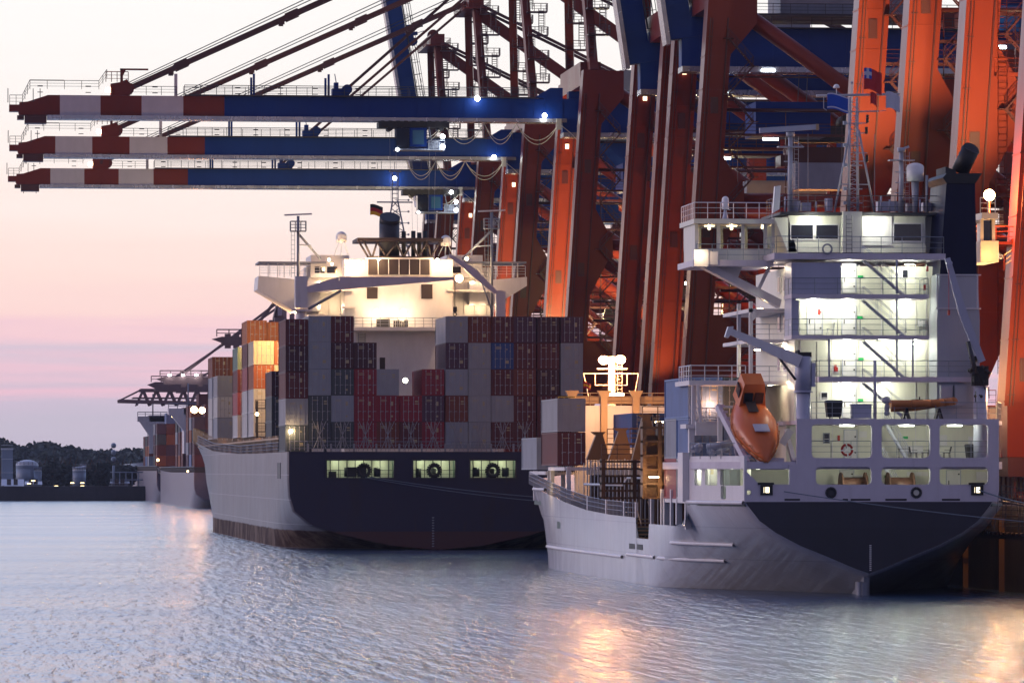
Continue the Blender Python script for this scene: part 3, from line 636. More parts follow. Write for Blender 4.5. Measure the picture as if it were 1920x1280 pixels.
# spreader hanging behind the bridge of the white ship
g = MB(); Xs, Zs = P(1545, 262, 545); g.bx(Xs-3.1, Xs+3.1, 543.6, 546.4, Zs-.3, Zs+1.4); [g.tube((Xs+q*2.3, 543.4, Zs+1.9), (Xs+q*2.3, 546.6, Zs+1.9), .75, 14) for q in (-1, 1)]
g.build('head_block', 'black_gear', crc)
g = MB(); g.bx(Xs-4.2, Xs+2.6, 543.4, 546.6, Zs-2.6, Zs-.9); g.bx(Xs-5.0, Xs-4.2, 543.2, 546.8, Zs-3.0, Zs-1.8); g.build('spreader', 'crane_red_dark', crc)
g = MB()
for q in (-3, -2, 2, 3): g.tube((Xs+q, 545, Zs+1.4), (Xs+q*.9, 545, 51.3), .045, 5)
g.build('hoist_rope', 'dark_steel', crc)

# the cranes further along the quay are slightly lower built, their booms set a little closer in
for rt, bo_, zs, dx in ((cr2, b2, .982, .7), (cr3, b3, .966, 1.15), (cr4, b4, .96, 0)):
    rt.scale = (1, 1, zs); bo_.location.x += dx
# ================================================================== containers
CC = {'maroon': (.085,.016,.018), 'dark maroon': (.045,.012,.018), 'crimson': (.19,.012,.022), 'red brown': (.13,.03,.018), 'orange brown': (.30,.085,.03), 'grey': (.22,.24,.27), 'pale grey': (.34,.35,.37),
      'dark grey': (.045,.055,.06), 'blue': (.02,.055,.17), 'white': (.55,.55,.53), 'rust orange': (.42,.13,.04), 'cream': (.6,.52,.38), 'green': (.10,.16,.13), 'purple brown': (.06,.025,.045), 'pink red': (.35,.08,.09), 'slate blue': (.10,.15,.28)}
for k_, c_ in CC.items(): paint('container_'+k_.replace(' ', '_'), tuple(v*1.6 if max(c_) < .3 else v*1.1 for v in c_), .55, .22, .16, scale=.5)
PW, PH = 2.44, 2.85
def cont_mesh(Ln, h=PH):
    m_ = MB(); w2 = PW/2; t_ = .12
    for x_ in (-w2, w2-t_):
        for y_ in (0, Ln-t_): m_.bx(x_, x_+t_, y_, y_+t_, 0, h)
    for x_ in (-w2, w2-t_):
        for z in (0, h-t_): m_.bx(x_+.005, x_+t_-.005, t_, Ln-t_, z+.003, z+t_-.003)
    for y_ in (0, Ln-t_):
        for z in (0, h-t_): m_.bx(-w2+t_, w2-t_, y_+.005, y_+t_-.005, z+.003, z+t_-.003)
    m_.bx(-w2+.1, w2-.1, .13, Ln-.05, .05, h-.03)
    n_ = int(Ln/.34)
    for i in range(n_):
        y0 = t_+.05+i*(Ln-2*t_-.1)/n_
        for sx in (-1, 1):
            xa = sx*(w2-.098); xb = sx*(w2-.055)
            m_.hexa([(xa,y0,.12),(xb,y0+.05,.12),(xb,y0+.19,.12),(xa,y0+.24,.12)], [(xa,y0,h-.12),(xb,y0+.05,h-.12),(xb,y0+.19,h-.12),(xa,y0+.24,h-.12)])
    return m_
def door_mesh(sx, v, h=PH):
    m_ = MB(); w2 = PW/2; x0, x1 = (-w2+.13, -.01) if sx < 0 else (.01, w2-.13)
    m_.bx(x0, x1, .03, .09, .13, h-.13)
    for i in range(5): z = .3+i*(h-.6)/5; m_.bx(x0+.06, x1-.06, .012, .03, z+.05, z+(h-.6)/5-.05)
    m_.k = 1
    for q in (.28, .78):
        xx = lerp(x0, x1, q); m_.tube((xx, -.01, .1), (xx, -.01, h-.1), .028, 5)
        for z in (.2, h*.36, h*.66, h-.25): m_.bx(xx-.06, xx+.06, -.03, .012, z, z+.1)
        m_.beam((xx, -.04, 1.15), (xx+.32, -.04, 1.12), .02, .05)
    m_.k = 2
    if sx > 0:
        for (a, b_, c, d) in [((.3,.62,1.75,2.2),(.35,.6,.5,.7)), ((.5,.85,2.15,2.3),(.5,.85,1.9,2.02)), ((.3,.75,.6,.95),(.4,.6,2.1,2.2))][v]: m_.bx(x0+a*.9, x0+b_*.9, .003, .012, c, d)
    else:
        for z in ((2.35, 2.2), (2.3,), (2.4, 2.28, 2.16))[v]: m_.bx(x0+.35, x1-.12, .003, .012, z, z+.06)
    return m_
CPROTO = {}
def mesh_only(m_, name, mats):
    o = m_.build(name, mats); me = o.data; bpy.data.objects.remove(o); return me
NCONT = 0
def container(x, y, z, Ln, color, label, group, detail=True, h=PH):
    """x: centre, y: stern end, z: bottom"""
    key = (round(Ln, 1), h)
    if key not in CPROTO: CPROTO[key] = mesh_only(cont_mesh(Ln, h), 'shipping_container', ['container_grey'])
    o = bpy.data.objects.new('shipping_container', CPROTO[key]); COL.objects.link(o); o.location = (x, y, z); WO[o.name] = Vector((x, y, z))
    mt = M['container_'+color.replace(' ', '_')]
    o.material_slots[0].link = 'OBJECT'; o.material_slots[0].material = mt
    tag(o, label, 'container', group)
    if detail:
        v = random.randrange(3)
        for sx in (-1, 1):
            dk = ('d', sx, v, h)
            if dk not in CPROTO: CPROTO[dk] = mesh_only(door_mesh(sx, v, h), 'door', ['container_grey', 'bar_steel', 'sticker'])
            d = bpy.data.objects.new('door', CPROTO[dk]); COL.objects.link(d); d.parent = o
            d.material_slots[0].link = 'OBJECT'; d.material_slots[0].material = mt
    return o
paint('sticker', (.5,.42,.25), .5, .3)
ORD = ['first','second','third','fourth','fifth','sixth','seventh','eighth','ninth','tenth','eleventh','twelfth','thirteenth']
TIER = ['bottom','second','third','fourth','top','sixth']
# ================================================================== big navy ship
XB = 51.8; HB = 16.1; YS = 551.0
m, t_, b = base_mat('hull_weathered')
n = t_.nodes.new; l = t_.links.new
co = n('ShaderNodeTexCoord'); sp_ = n('ShaderNodeSeparateXYZ'); l(co.outputs['Object'], sp_.inputs[0])
def noise_(sc, det=7, vec=(1,1,1)):
    mp = n('ShaderNodeMapping'); mp.inputs['Scale'].default_value = vec; l(co.outputs['Object'], mp.inputs[0])
    q = n('ShaderNodeTexNoise'); q.inputs['Scale'].default_value = sc; q.inputs['Detail'].default_value = det; q.inputs['Roughness'].default_value = .65; l(mp.outputs[0], q.inputs['Vector']); return q.outputs['Fac']
def mixc(f, a, b_):
    q = n('ShaderNodeMix'); q.data_type = 'RGBA'; l(f, q.inputs[0])
    for i, v in ((6, a), (7, b_)):
        if isinstance(v, tuple): q.inputs[i].default_value = (*v, 1)
        else: l(v, q.inputs[i])
    return q.outputs[2]
def mrange(f, a, b_, c, d):
    q = n('ShaderNodeMapRange'); l(f, q.inputs[0]); q.inputs[1].default_value = a; q.inputs[2].default_value = b_; q.inputs[3].default_value = c; q.inputs[4].default_value = d; return q.outputs[0]
cA = mixc(mrange(noise_(.12), .3, .7, 0, 1), (.085,.085,.115), (.16,.155,.19))
cA = mixc(mrange(noise_(.8, 8, (.5,.5,.05)), .48, .72, 0, .7), cA, (.09,.06,.055))
cA = mixc(mrange(noise_(.5, 8, (1,.3,1)), .62, .72, 0, .35), cA, (.12,.12,.16))
cB = mixc(mrange(noise_(.35, 8, (1,.6,.5)), .42, .6, 0, 1), (.045,.022,.018), (.17,.125,.10))
z_n = math_node(t_, 'ADD', sp_.outputs['Z'], math_node(t_, 'MULTIPLY', noise_(.3), .4))
cc_ = mixc(mrange(z_n, 2.15, 2.3, 0, 1), cB, cA)
br = n('ShaderNodeTexBrick'); br.inputs['Scale'].default_value = 1; br.inputs['Mortar Size'].default_value = .04; br.inputs['Brick Width'].default_value = 11; br.inputs['Row Height'].default_value = 2.7
cb_ = n('ShaderNodeCombineXYZ'); l(sp_.outputs['Y'], cb_.inputs[0]); l(sp_.outputs['Z'], cb_.inputs[1]); l(cb_.outputs[0], br.inputs['Vector'])
cc_ = mixc(math_node(t_, 'MULTIPLY', br.outputs['Fac'], .35), cc_, (.55,.52,.6))
l(cc_, b.inputs['Base Color']); l(mrange(z_n, 2.15, 2.3, .75, .36), b.inputs['Roughness']); l(mrange(z_n, 2.15, 2.3, .1, .28), b.inputs['Specular IOR Level'])
bp = n('ShaderNodeBump'); bp.inputs['Strength'].default_value = .35; bp.inputs['Distance'].default_value = .25; l(noise_(.25, 3), bp.inputs['Height']); l(bp.outputs[0], b.inputs['Normal'])
m, t_, b = base_mat('transom_big')
n = t_.nodes.new; l = t_.links.new
co = n('ShaderNodeTexCoord'); sp_ = n('ShaderNodeSeparateXYZ'); l(co.outputs['Object'], sp_.inputs[0])
cA = mixc(mrange(noise_(.3, 8, (1,1,.35)), .55, .68, 0, .8), (.010,.012,.045), (.016,.012,.03))
cc_ = mixc(mrange(sp_.outputs['Z'], 1.98, 2.02, 0, 1), (.05,.014,.02), cA)
cc_ = mixc(mrange(noise_(1.1, 8, (1,1,.2)), .62, .75, 0, .5), cc_, (.06,.03,.015))
l(cc_, b.inputs['Base Color']); b.inputs['Roughness'].default_value = .5
prof_t = [(16.1,10.6),(16.1,7.5),(16.0,5.8),(15.5,4.2),(13.6,2.7),(10.0,1.6),(5,.5),(0.01,0)]
prof_f = [(16.1,10.6),(16.1,7),(16.1,4),(16.1,1),(16.1,-2),(15.5,-5),(10,-7),(0.01,-7)]
def blend(pt, pf, t1, t2, zt=None, sc=(1,1)):
    n_ = len(pt); r_ = []
    for i in range(n_):
        u = i/(n_-1); q = lerp(t1, t2, u)
        hw = lerp(pt[i][0], pf[i][0], q)*lerp(sc[0], sc[1], min(1, u*2)); z = lerp(pt[i][1], pf[i][1], q)
        if zt is not None and i == 0: z = zt
        r_.append((hw, z))
    return r_
big_sheer = [(YS,10.6),(640,10.6),(715,11.3),(760,12.6),(808,14)]
st = []
for Y in (YS, 555, 559, 563, 568, 574, 582, 592, 610, 650, 690, 715, 745, 758, 770, 780, 788, 796, 803, 808):
    t2 = sm((Y-YS)/42); bw = interp(Y, [(763,1),(780,.98),(793,.80),(803,.42),(808,.02)]); bw2 = interp(Y, [(728,1),(745,.88),(765,.5),(782,.15),(794,.02),(808,.01)])
    st.append((Y, blend(prof_t, prof_f, sm((Y-YS)/30), t2, interp(Y, big_sheer), (bw, bw2))))
big = thing('container_ship', 'large container ship with weathered lilac side and dark navy stern, stacked with containers', 'ship', (XB, YS, 0))
h_ = hull_mb(st, XB); hull_b = h_.build('hull', ['hull_weathered', 'transom_big'], big)
def big_deck():
    m_ = MB(); lo = []
    for Y in (YS+.3, 592, 650, 715, 763, 780, 793, 803):
        bw = interp(Y, [(763,1),(780,.98),(793,.80),(803,.42)]); lo.append((Y, (HB-.05)*bw, interp(Y, big_sheer)-.5))
    b0_ = len(m_.v)
    for Y, hw, z in lo: m_.v += [(XB-hw, Y, z), (XB+hw, Y, z)]
    for i in range(len(lo)-1): m_.face((b0_+2*i, b0_+2*i+1, b0_+2*i+3, b0_+2*i+2))
    return m_
big_deck().build('deck', 'dark_steel', big)
# mooring deck openings in the transom: lit recesses framed in the plating
def zb(py, Y=YS): return P(0, py, Y)[1]
rec = [(613,738,863,895),(775,853,863,895),(882,966,863,895)]
for i, (a, c, u, v) in enumerate(rec):
    X0, Z1 = P(a, u, YS); X1, Z0 = P(c, v, YS)
    g = MB(); y0 = YS-.05
    g.bx(X0-.12, X1+.12, y0-.1, y0+.04, Z1, Z1+.15); g.bx(X0-.12, X1+.12, y0-.1, y0+.04, Z0-.15, Z0); g.bx(X0-.14, X0, y0-.1, y0+.04, Z0-.1, Z1+.1); g.bx(X1, X1+.14, y0-.1, y0+.04, Z0-.1, Z1+.1)
    fr = g.build('mooring_opening', 'navy', big)
    g = MB(); g.bx(X0, X1, YS+2.4, YS+2.5, Z0, Z1); g.build('back_wall', 'ship_cream', fr)
    g = MB(); g.bx(X0, X1, YS+.05, YS+2.4, Z0-.06, Z0); g.bx(X0, X1, YS+.05, YS+2.4, Z1, Z1+.06); g.bx(X0-.06, X0, YS+.05, YS+2.4, Z0, Z1); g.bx(X1, X1+.06, YS+.05, YS+2.4, Z0, Z1); g.build('lining', 'deck_green', fr)
    g = MB(); 
    for q in range(int((X1-X0)/.9)): g.bx(X0+.5+q*.9, X0+.58+q*.9, YS+2.3, YS+2.39, Z0, Z1)
    for q in range(int((X1-X0)/1.6)):
        xx = X0+.7+q*1.6; r_ = random.random()
        if r_ < .4: g.tube((xx, YS+1.4, Z0), (xx, YS+1.4, Z0+1.0), .3, 10)
        elif r_ < .7: g.bx(xx-.4, xx+.4, YS+1.2, YS+1.9, Z0, Z0+.5+random.random()*.6)
        else: g.tube((xx-.35, YS+1, Z0+.6), (xx+.35, YS+1, Z0+.6), .5, 12)
    g.rail([(X0, YS+.15, Z0), (X1, YS+.15, Z0)], .8, 1.6, .02, 2); g.build('mooring_gear', 'dark_steel', fr)
    g = MB(); xc = (X0+X1)/2 if i else X1-3.2; g.torus((xc, YS-.05, Z0+.75), .62, .24, 'y', 18, 8); g.build('fairlead', 'black_gear', fr)
    if i == 0:
        for px in (660, 678): X_, Z_ = P(px, 884, YS); g = MB(); g.bx(X_-.5, X_+.5, YS-.2, YS-.06, Z_-.6, Z_+.5); g.build('roller_fairlead', 'black_gear', fr)
    for q in range(2 if i else 3):
        xx = lerp(X0, X1, (q+.5)/(2 if i else 3)); light(big, (xx, YS+1.2, Z1-.25), (.85,.95,.6), 42, .1)
# the transom face is built with the three openings cut out of it
bm = bmesh.new(); bm.from_mesh(hull_b.data)
tf = [f for f in bm.faces if all(abs(v.co.y+0) < 1e-3 for v in f.verts)]
# transom faces: cut with planes at the openings' edges
xs = [P(q, 880, YS)[0]-XB for r_ in rec for q in r_[:2]]; zs = [zb(863), zb(895)]
def bis(co_, no):
    fs = [f for f in bm.faces if all(abs(v.co.y) < 1e-3 for v in f.verts)]; ge = list({*fs, *[e_ for f in fs for e_ in f.edges], *[v for f in fs for v in f.verts]})
    bmesh.ops.bisect_plane(bm, geom=ge, plane_co=co_, plane_no=no, dist=1e-5)
for x_ in xs: bis((x_, 0, 0), (1, 0, 0))
for z in zs: bis((0, 0, z), (0, 0, 1))
kill = []
for f in bm.faces:
    if all(abs(v.co.y) < 1e-3 for v in f.verts):
        c = f.calc_center_median()
        if zs[1] < c.z < zs[0] and any(xs[2*i] < c.x < xs[2*i+1] for i in range(3)): kill.append(f)
bmesh.ops.delete(bm, geom=kill, context='FACES'); bm.to_mesh(hull_b.data); bm.free()
# draft marks, mooring pipes, side door
g = MB(); X_, _ = P(812, 1000, YS)
for q in range(12): g.bx(X_-.12, X_+.12, YS-.03, YS-.012, .35+q*.28, .47+q*.28)
g.build('draught_marks', 'grey_steel', big)
g = MB(); Yd = wy(523, XB-HB); _, za = P(523, 867, Yd); _, zb_ = P(523, 897, Yd); g.bx(XB-HB-.05, XB-HB+.3, Yd-3, Yd+2.5, zb_, za); g.build('side_door', 'dark_steel', big)
# deck edge gear: pedestals, rails, lashing bridges
g = MB(); 
for k_ in range(84):
    y = 562+k_*2.6; z = interp(y, big_sheer); g.bx(XB-HB+.15, XB-HB+.6, y, y+.5, z-.4, z+1.9)
    if k_ % 5 == 0: g.bx(XB-HB+.2, XB-HB+.5, y, y+2.6, z+1.6, z+1.9)
g.bx(XB-HB+.1, XB-HB+1.2, 560, 762, 12.05, 12.25); g.build('container_pedestal', 'tan', big)
g = MB(); g.rail([(XB-HB+.08, 556, 10.6), (XB-HB+.08, 650, 10.6), (XB-HB+.08, 715, 11.3), (XB-HB+.08, 762, 12.65)], 1.1, 2.2, .03); g.rail([(XB-HB+.2, YS+.2, 10.6), (XB+HB-.2, YS+.2, 10.6)], 1.1, 1.8, .025); g.build('deck_railing', 'grey_steel', big)
for y in (571.5, 596, 617):
    g = MB()
    for q in (0, 2.5, 5): g.beam((XB-HB+.4+q, y, 10.5), (XB-HB+.4+q, y, 19 if y < 600 else 17), .3, .3, (0,1,0))
    for z in (13.2, 16): g.bx(XB-HB+.2, XB-HB+6, y-.6, y+.6, z, z+.12); g.rail([(XB-HB+.2, y-.6, z+.1), (XB-HB+6, y-.6, z+.1)], 1, 1.2, .03)
    g.build('lashing_bridge', 'dark_steel', big)
# superstructure
YA = 598.0
def bq(m_, x0, x1, y0, y1, Yp, Y0=None, Y1=None):
    X0, Z1 = P(x0, y0, Yp); X1, Z0 = P(x1, y1, Yp); m_.bx(X0, X1, Yp if Y0 is None else Y0, Yp+1 if Y1 is None else Y1, Z0, Z1)
g = MB(); bq(g, 646, 849, 486, 848, YA, YA, YA+8); bq(g, 575, 925, 500, 848, 604, 604, 622); g.build('house', 'ship_white', big)
g = MB()
for z in (543, 590): bq(g, 578, 660, z, z+3, YA, YA-.5, 604); bq(g, 838, 925, z, z+3, YA, YA-.5, 604)
for q in (597, 617, 637, 870, 890, 910): bq(g, q, q+1.2, 500, 600, 603.9, 603.8, 604)
g.build('side_gallery', 'ship_white', big)
g = MB()
for a, c in ((485, 600), (868, 988)):
    tip = (485, a == 485)
Xl, Zt = P(485, 517, 602); Xl2, Zl2 = P(483, 542, 602); Xm, Zm = P(552, 583, 602); Xh, Zh = P(577, 500, 602)
g.prism([(Xl, Zt), (Xl2, Zl2), (Xm, Zm), (P(600, 583, 602)[0], Zm), (P(600, 517, 602)[0], Zt-.6), (P(556, 525, 602)[0], Zt-.4)], 'y', 602, 610)
g.build('bridge_wing', 'ship_white', big); g = MB()
Xr, _ = P(988, 517, 602)
g.prism([(Xr, Zt), (P(988, 532, 602)[0], P(0, 532, 602)[1]), (P(930, 568, 602)[0], P(0, 568, 602)[1]), (P(880, 568, 602)[0], P(0, 568, 602)[1]), (P(880, 517, 602)[0], Zt-.6)], 'y', 602, 610)
g.build('bridge_wing', 'ship_white', big)
g = MB(); bq(g, 485, 612, 490, 494, 602, 602, 609); g.build('wing_canopy', 'grey_steel', big); g = MB(); bq(g, 868, 987, 490, 494, 602, 602, 609); g.build('wing_canopy', 'grey_steel', big)
g = MB()
for q in (502, 520, 532, 960, 970, 900): bq(g, q, q+1.5, 494, 520, 602, 602, 602.1)
X0, Z0 = P(487, 517, 602); X1, _ = P(600, 517, 602); g.rail([(X0, 602, Z0), (X1, 602, Z0)], 1.3, 1.1, .03, 4); X2, _ = P(880, 517, 602); X3, _ = P(985, 517, 602); g.rail([(X2, 602, Z0), (X3, 602, Z0)], 1.3, 1.1, .03, 4)
g.build('wing_railing', 'ship_white', big)
g = MB(); bq(g, 583, 655, 478, 520, 603, 603, 612); g.build('bridge', 'ship_white', big); g = MB(); bq(g, 838, 905, 478, 520, 603, 603, 612); g.build('bridge', 'ship_white', big)
for q in (590, 613, 845):
    d = MB(); bq(d, q, q+19, 500, 512, 602.95, 602.9, 603.1); d.build('window', 'dark_glass', big)
g = MB(); bq(g, 690, 808, 486, 515, YA-.1, YA-.3, YA)
g.build('louvre', 'brown_louvre', big)
g = MB()
for q in range(7): x_ = 689+q*19.5; bq(g, x_, x_+1.3, 485, 516, YA-.35, YA-.4, YA-.31)
bq(g, 685, 812, 483, 486, YA-.35, YA-.42, YA+.1); g.build('louvre_frame', 'ship_white', big)
for a, c, u, v in ((688,708,538,560),(790,811,533,560),(712,722,670,697)):
    d = MB(); bq(d, a, c, u, v, YA-.05, YA-.1, YA+.05); d.build('window', 'brown_louvre', big)
g = MB(); bq(g, 663, 828, 613, 620, YA-2, YA-2, YA); bq(g, 640, 665, 575, 578, YA, YA-1, YA); g.build('balcony', 'ship_white', big)
g = MB(); X0, Z0 = P(664, 613, YA-2); X1, _ = P(827, 613, YA-2); g.rail([(X0, YA-1.95, Z0), (X1, YA-1.95, Z0)], 1.1, 1, .03, 3)
g.build('balcony_railing', 'grey_steel', big)
g = MB()
bq(g, 706, 731, 598, 613, YA-1.2, YA-1.3, YA-.8); 
for q in range(7): bq(g, 738+q*4, 741+q*4, 603-random.random()*4, 613, YA-1.2, YA-1.3, YA-.9)
g.build('deck_gear', 'dark_steel', big)
g = MB(); bq(g, 668, 686, 625, 645, YA-.02, YA-.05, YA+.02); g.build('lit_doorway', 'ship_cream', big)
g = MB(); X0, Z0 = P(670, 645, YA); g.ladder((X0+.5, YA-.2, Z0), (X0+.5, YA-.2, Z0+1.3), .8, .2, .03, (1,0,0)); g.build('ladder', 'grey_steel', big)
# funnel platform with slanted struts
g = MB(); bq(g, 668, 828, 447, 454, YA+1, YA-1, YA+7); bq(g, 690, 812, 481, 485, YA+1, YA-.4, YA+6)
g.build('funnel_platform', 'brown_louvre', big)
g = MB()
for (a, c) in ((672,690),(682,696),(706,698),(706,724),(742,724),(742,756),(772,756),(772,784),(800,784),(800,808),(824,808)):
    X0, Z0 = P(a, 454, YA); X1, Z1 = P(c, 482, YA); g.tube((X0, YA-.8, Z0), (X1, YA-.2, Z1), .12, 6)
g.build('platform_strut', 'brown_louvre', big)
X0, Zt = P(730, 418, YA+3); X_, Zb_ = P(730, 486, YA+3)
g = MB(); g.tube((X0, YA+3, Zb_), (X0, YA+3, Zt), 1.2, 24); fn = g.build('funnel', 'dark_steel', big)
g = MB(); g.tube((X0, YA+3, Zt), (X0+.05, YA+2.6, Zt+.7), 1.2, 24, 1.2); g.build('funnel_cap', 'black_gear', fn)
for q, tp in ((757,434),(775,433),(786,436),(797,433)):
    X0, Z0 = P(q, tp, YA+2); g = MB(); g.tube((X0, YA+2, Zb_), (X0, YA+2, Z0), .27, 10); g.build('exhaust_pipe', 'black_gear', big)
# masts
g = MB(); Xc, _ = P(741, 400, 612); _, z0 = P(0, 486, 612); _, z1 = P(0, 318, 612); _, zk = P(0, 372, 612)
g.tube((Xc-1.6, 612, z0), (Xc-.3, 612, zk), .1, 6); g.tube((Xc+1.8, 612, z0), (Xc+.3, 612, zk), .1, 6)
for q in range(8): zz_ = lerp(z0, zk, q/8); w_ = lerp(1.7, .35, q/8); w2_ = lerp(1.7, .35, (q+1)/8); zn = lerp(z0, zk, (q+1)/8); g.tube((Xc-w_, 612, zz_), (Xc+w2_, 612, zn), .05, 4); g.tube((Xc+w_, 612, zz_), (Xc-w2_, 612, zn), .05, 4)
g.tube((Xc-.35, 612, zk), (Xc-.35, 612, z1), .07, 5); g.tube((Xc+.35, 612, zk), (Xc+.35, 612, z1), .07, 5)
for q in range(6): zz_ = lerp(zk, z1, (q+.5)/6); g.tube((Xc-.35, 612, zz_), (Xc+.35, 612, zz_), .05, 4)
_, zy = P(0, 375, 612); g.tube((Xc-2.2, 612, zy), (Xc+2.1, 612, zy), .09, 5); g.bx(Xc-.7, Xc+.7, 611.6, 612.4, z1, z1+.15)
for q in range(5): zz_ = lerp(z0, zk, .25+q*.19); g.tube((Xc, 612, zz_), (Xc+1.6, 612, zz_), .04, 4); g.ball((Xc+1.6, 612, zz_), .14, 6, 4)
g.build('signal_mast', 'grey_steel', big)
for px, top, sgn, bot in ((559, 405, 1, 520), (922, 398, -1, 545)):
    X0, Zt = P(px, top, 595); _, Zb_ = P(px, bot, 595); g = MB(); g.tube((X0, 595, Zb_-3), (X0, 595, Zt), .16, 8)
    _, zp = P(0, top+25, 595); g.bx(X0-.9, X0+.9, 594.3, 595.7, zp-.1, zp); g.rail([(X0-.9, 594.3, zp), (X0+.9, 594.3, zp), (X0+.9, 595.7, zp), (X0-.9, 595.7, zp)], 1.1, .6, .03, closed=True)
    X1, Z1 = P(px+sgn*47, 482, 595); g.tube((X0, 595, zp-.3), (X1, 600, Z1), .14, 6); _, zq = P(0, 456, 595); g.tube((X0, 595, zq), (X0+sgn*1.6, 597, zq), .08, 5)
    g.ladder((X0-.6, 595, Zb_), (X0-.6, 595, zp), .4, .5, .025)
    rp_ = g.build('radar_post', 'grey_steel', big); g = MB(); g.beam((X0-1.6, 595, Zt+.1), (X0+1.6, 595, Zt+.25), .2, .18); g.build('radar_scanner', 'ship_white', rp_)
for px, top, bot, Y in ((640, 434, 482, 600), (836, 441, 480, 600)):
    X0, Zt = P(px, top, Y); _, Zb_ = P(px, bot, Y); g = MB(); g.ball((X0, Y, Zt-.65), .66, 14, 8); g.tube((X0, Y, Zt-1.25), (X0, Y, Zt-.65), .6, 14, .66); g.build('radome', 'white_plastic', big)
    g = MB(); [g.tube((X0+dx*.3, Y, Zt-1.25), (X0+dx*.9, Y+dy, Zb_), .05, 5) for dx, dy in ((-1,0),(1,0),(0,.8))]; g.build('radome_stand', 'ship_white', big)
# provision cranes
X0, Zt = P(565, 512, 590); _, Zb_ = P(565, 610, 590)
g = MB(); bq(g, 553, 576, 518, 578, 590, 589.3, 590.7); g.tube((X0, 590, Zb_), (X0, 590, P(0,578,590)[1]), .62, 16); g.bx(X0-1.1, X0+1.1, 589, 591, P(0,582,590)[1], P(0,579,590)[1]); pc = g.build('provision_crane', 'ship_white', big)
g = MB(); a_ = P(576, 543, 589.5); c_ = P(636, 531, 589.5); d_ = P(850, 522, 589.5)
g.beam((a_[0], 589.5, a_[1]), (c_[0], 589.5, c_[1]), .6, .7, w2=.6, h2=1.5); g.beam((c_[0], 589.5, c_[1]), (d_[0], 589.5, d_[1]), .6, 1.5, w2=.4, h2=.35); g.build('jib', 'ship_lilac', pc)
a_ = P(578, 579, 589.5); c_ = P(640, 545, 589.5); g = MB(); g.tube((a_[0], 589.5, a_[1]), (c_[0], 589.5, c_[1]), .16, 8); g.build('hydraulic_ram', 'grey_steel', pc)
X0, _ = P(937, 545, 590); g = MB(); bq(g, 929, 947, 545, 610, 590, 589.4, 590.6); pc = g.build('provision_crane', 'ship_white', big)
g = MB(); a_ = P(930, 549, 589.5); c_ = P(888, 510, 589.5); d_ = P(842, 478, 589.5); g.beam((a_[0], 589.5, a_[1]), (c_[0], 589.5, c_[1]), .4, .5, w2=.4, h2=.9); g.beam((c_[0], 589.5, c_[1]), (d_[0], 589.5, d_[1]), .4, .9, w2=.3, h2=.3); g.build('jib', 'ship_lilac', pc)
a_ = P(900, 520, 589.4); c_ = P(924, 588, 589.4); g = MB(); g.tube((a_[0], 589.4, a_[1]), (c_[0], 589.4, c_[1]), .1, 6); g.build('hydraulic_ram', 'grey_steel', pc)
X0, Z0 = P(853, 520, 589.5); _, Z1 = P(853, 575, 589.5); g = MB(); g.tube((X0, 589.5, Z1), (X0, 589.5, Z0), .04, 4); g.bx(X0-.22, X0+.22, 589.3, 589.7, Z1-.6, Z1); g.torus((X0, 589.5, Z1-.85), .2, .06, 'y', 10, 5); g.build('hook_block', 'dark_steel', pc)
# lamps of the big ship
for px, py, Y, mt, cl, pw, sz in ((656,500,595,'lamp_sodium',WRM,850,.5),(861,522,595,'lamp_sodium',WRM,700,.45),(617,487,597,'lamp_warm',WRM,300,.16),(622,495,597,'lamp_warm',WRM,300,.16),(673,492,597,'lamp_warm',WRM,300,.16),(710,486,597,'lamp_warm',WRM,260,.14),(820,488,597,'lamp_white',WRM,420,.24),(875,485,597,'lamp_warm',WRM,420,.2),(707,584,597,'lamp_white',WRM,300,.3),(757,584,597,'lamp_white',WRM,300,.3),(545,808,556,'lamp_warm',WRM,160,.22),(482,776,608,'lamp_warm',WRM,300,.2),(760,713,590,'lamp_white',WRM,240,.3)):
    X_, Z_ = P(px, py, Y); g = MB(); g.ball((X_, Y, Z_), sz, 10, 6); g.build('floodlight', mt, big); light(big, (X_, Y-.7, Z_-.1), cl, pw, .2)
for px in (600, 630, 885, 905):
    for py in (528, 575): X_, Z_ = P(px, py, 602); light(big, (X_, 602, Z_), WRM, 170, .2)
# flag
def flag(name, label, px, py, w_, h__, Y, bands, group=None, vert=False):
    X0, Z0 = P(px, py, Y); X1 = P(px+w_, py, Y)[0]; Z1 = P(px, py+h__, Y)[1]
    g = MB(); nx, nz_ = 14, 12; b0_ = 0
    for j in range(nz_+1):
        for i in range(nx+1):
            u = i/nx; v = j/nz_; g.v.append((lerp(X0, X1, u), Y+.18*math.sin(u*7+v)*u, lerp(Z0, Z1, v)-u*u*(Z0-Z1)*.25+.05*math.sin(u*6)))
    for j in range(nz_):
        for i in range(nx): g.k = bands((i+.5)/nx, (j+.5)/nz_); q = j*(nx+1)+i; g.face((q, q+1, q+nx+2, q+nx+1), True)
    return g, (X0, Y, Z0)
paint('flag_black', (.01,.01,.01), .7, .05); paint('flag_red', (.45,.015,.02), .7, .05); paint('flag_gold', (.75,.38,.01), .7, .05); paint('flag_blue', (.01,.07,.45), .7, .05); paint('flag_white', (.55,.55,.66), .7, .03)
g, o_ = flag('flag', '', 694, 383, 24, 20, 611, lambda u, v: min(2, int(v*3)))
tag(g.build('flag', ['flag_black', 'flag_red', 'flag_gold'], None, origin=o_), 'black red and gold flag flying above the funnel of the big ship', 'flag')
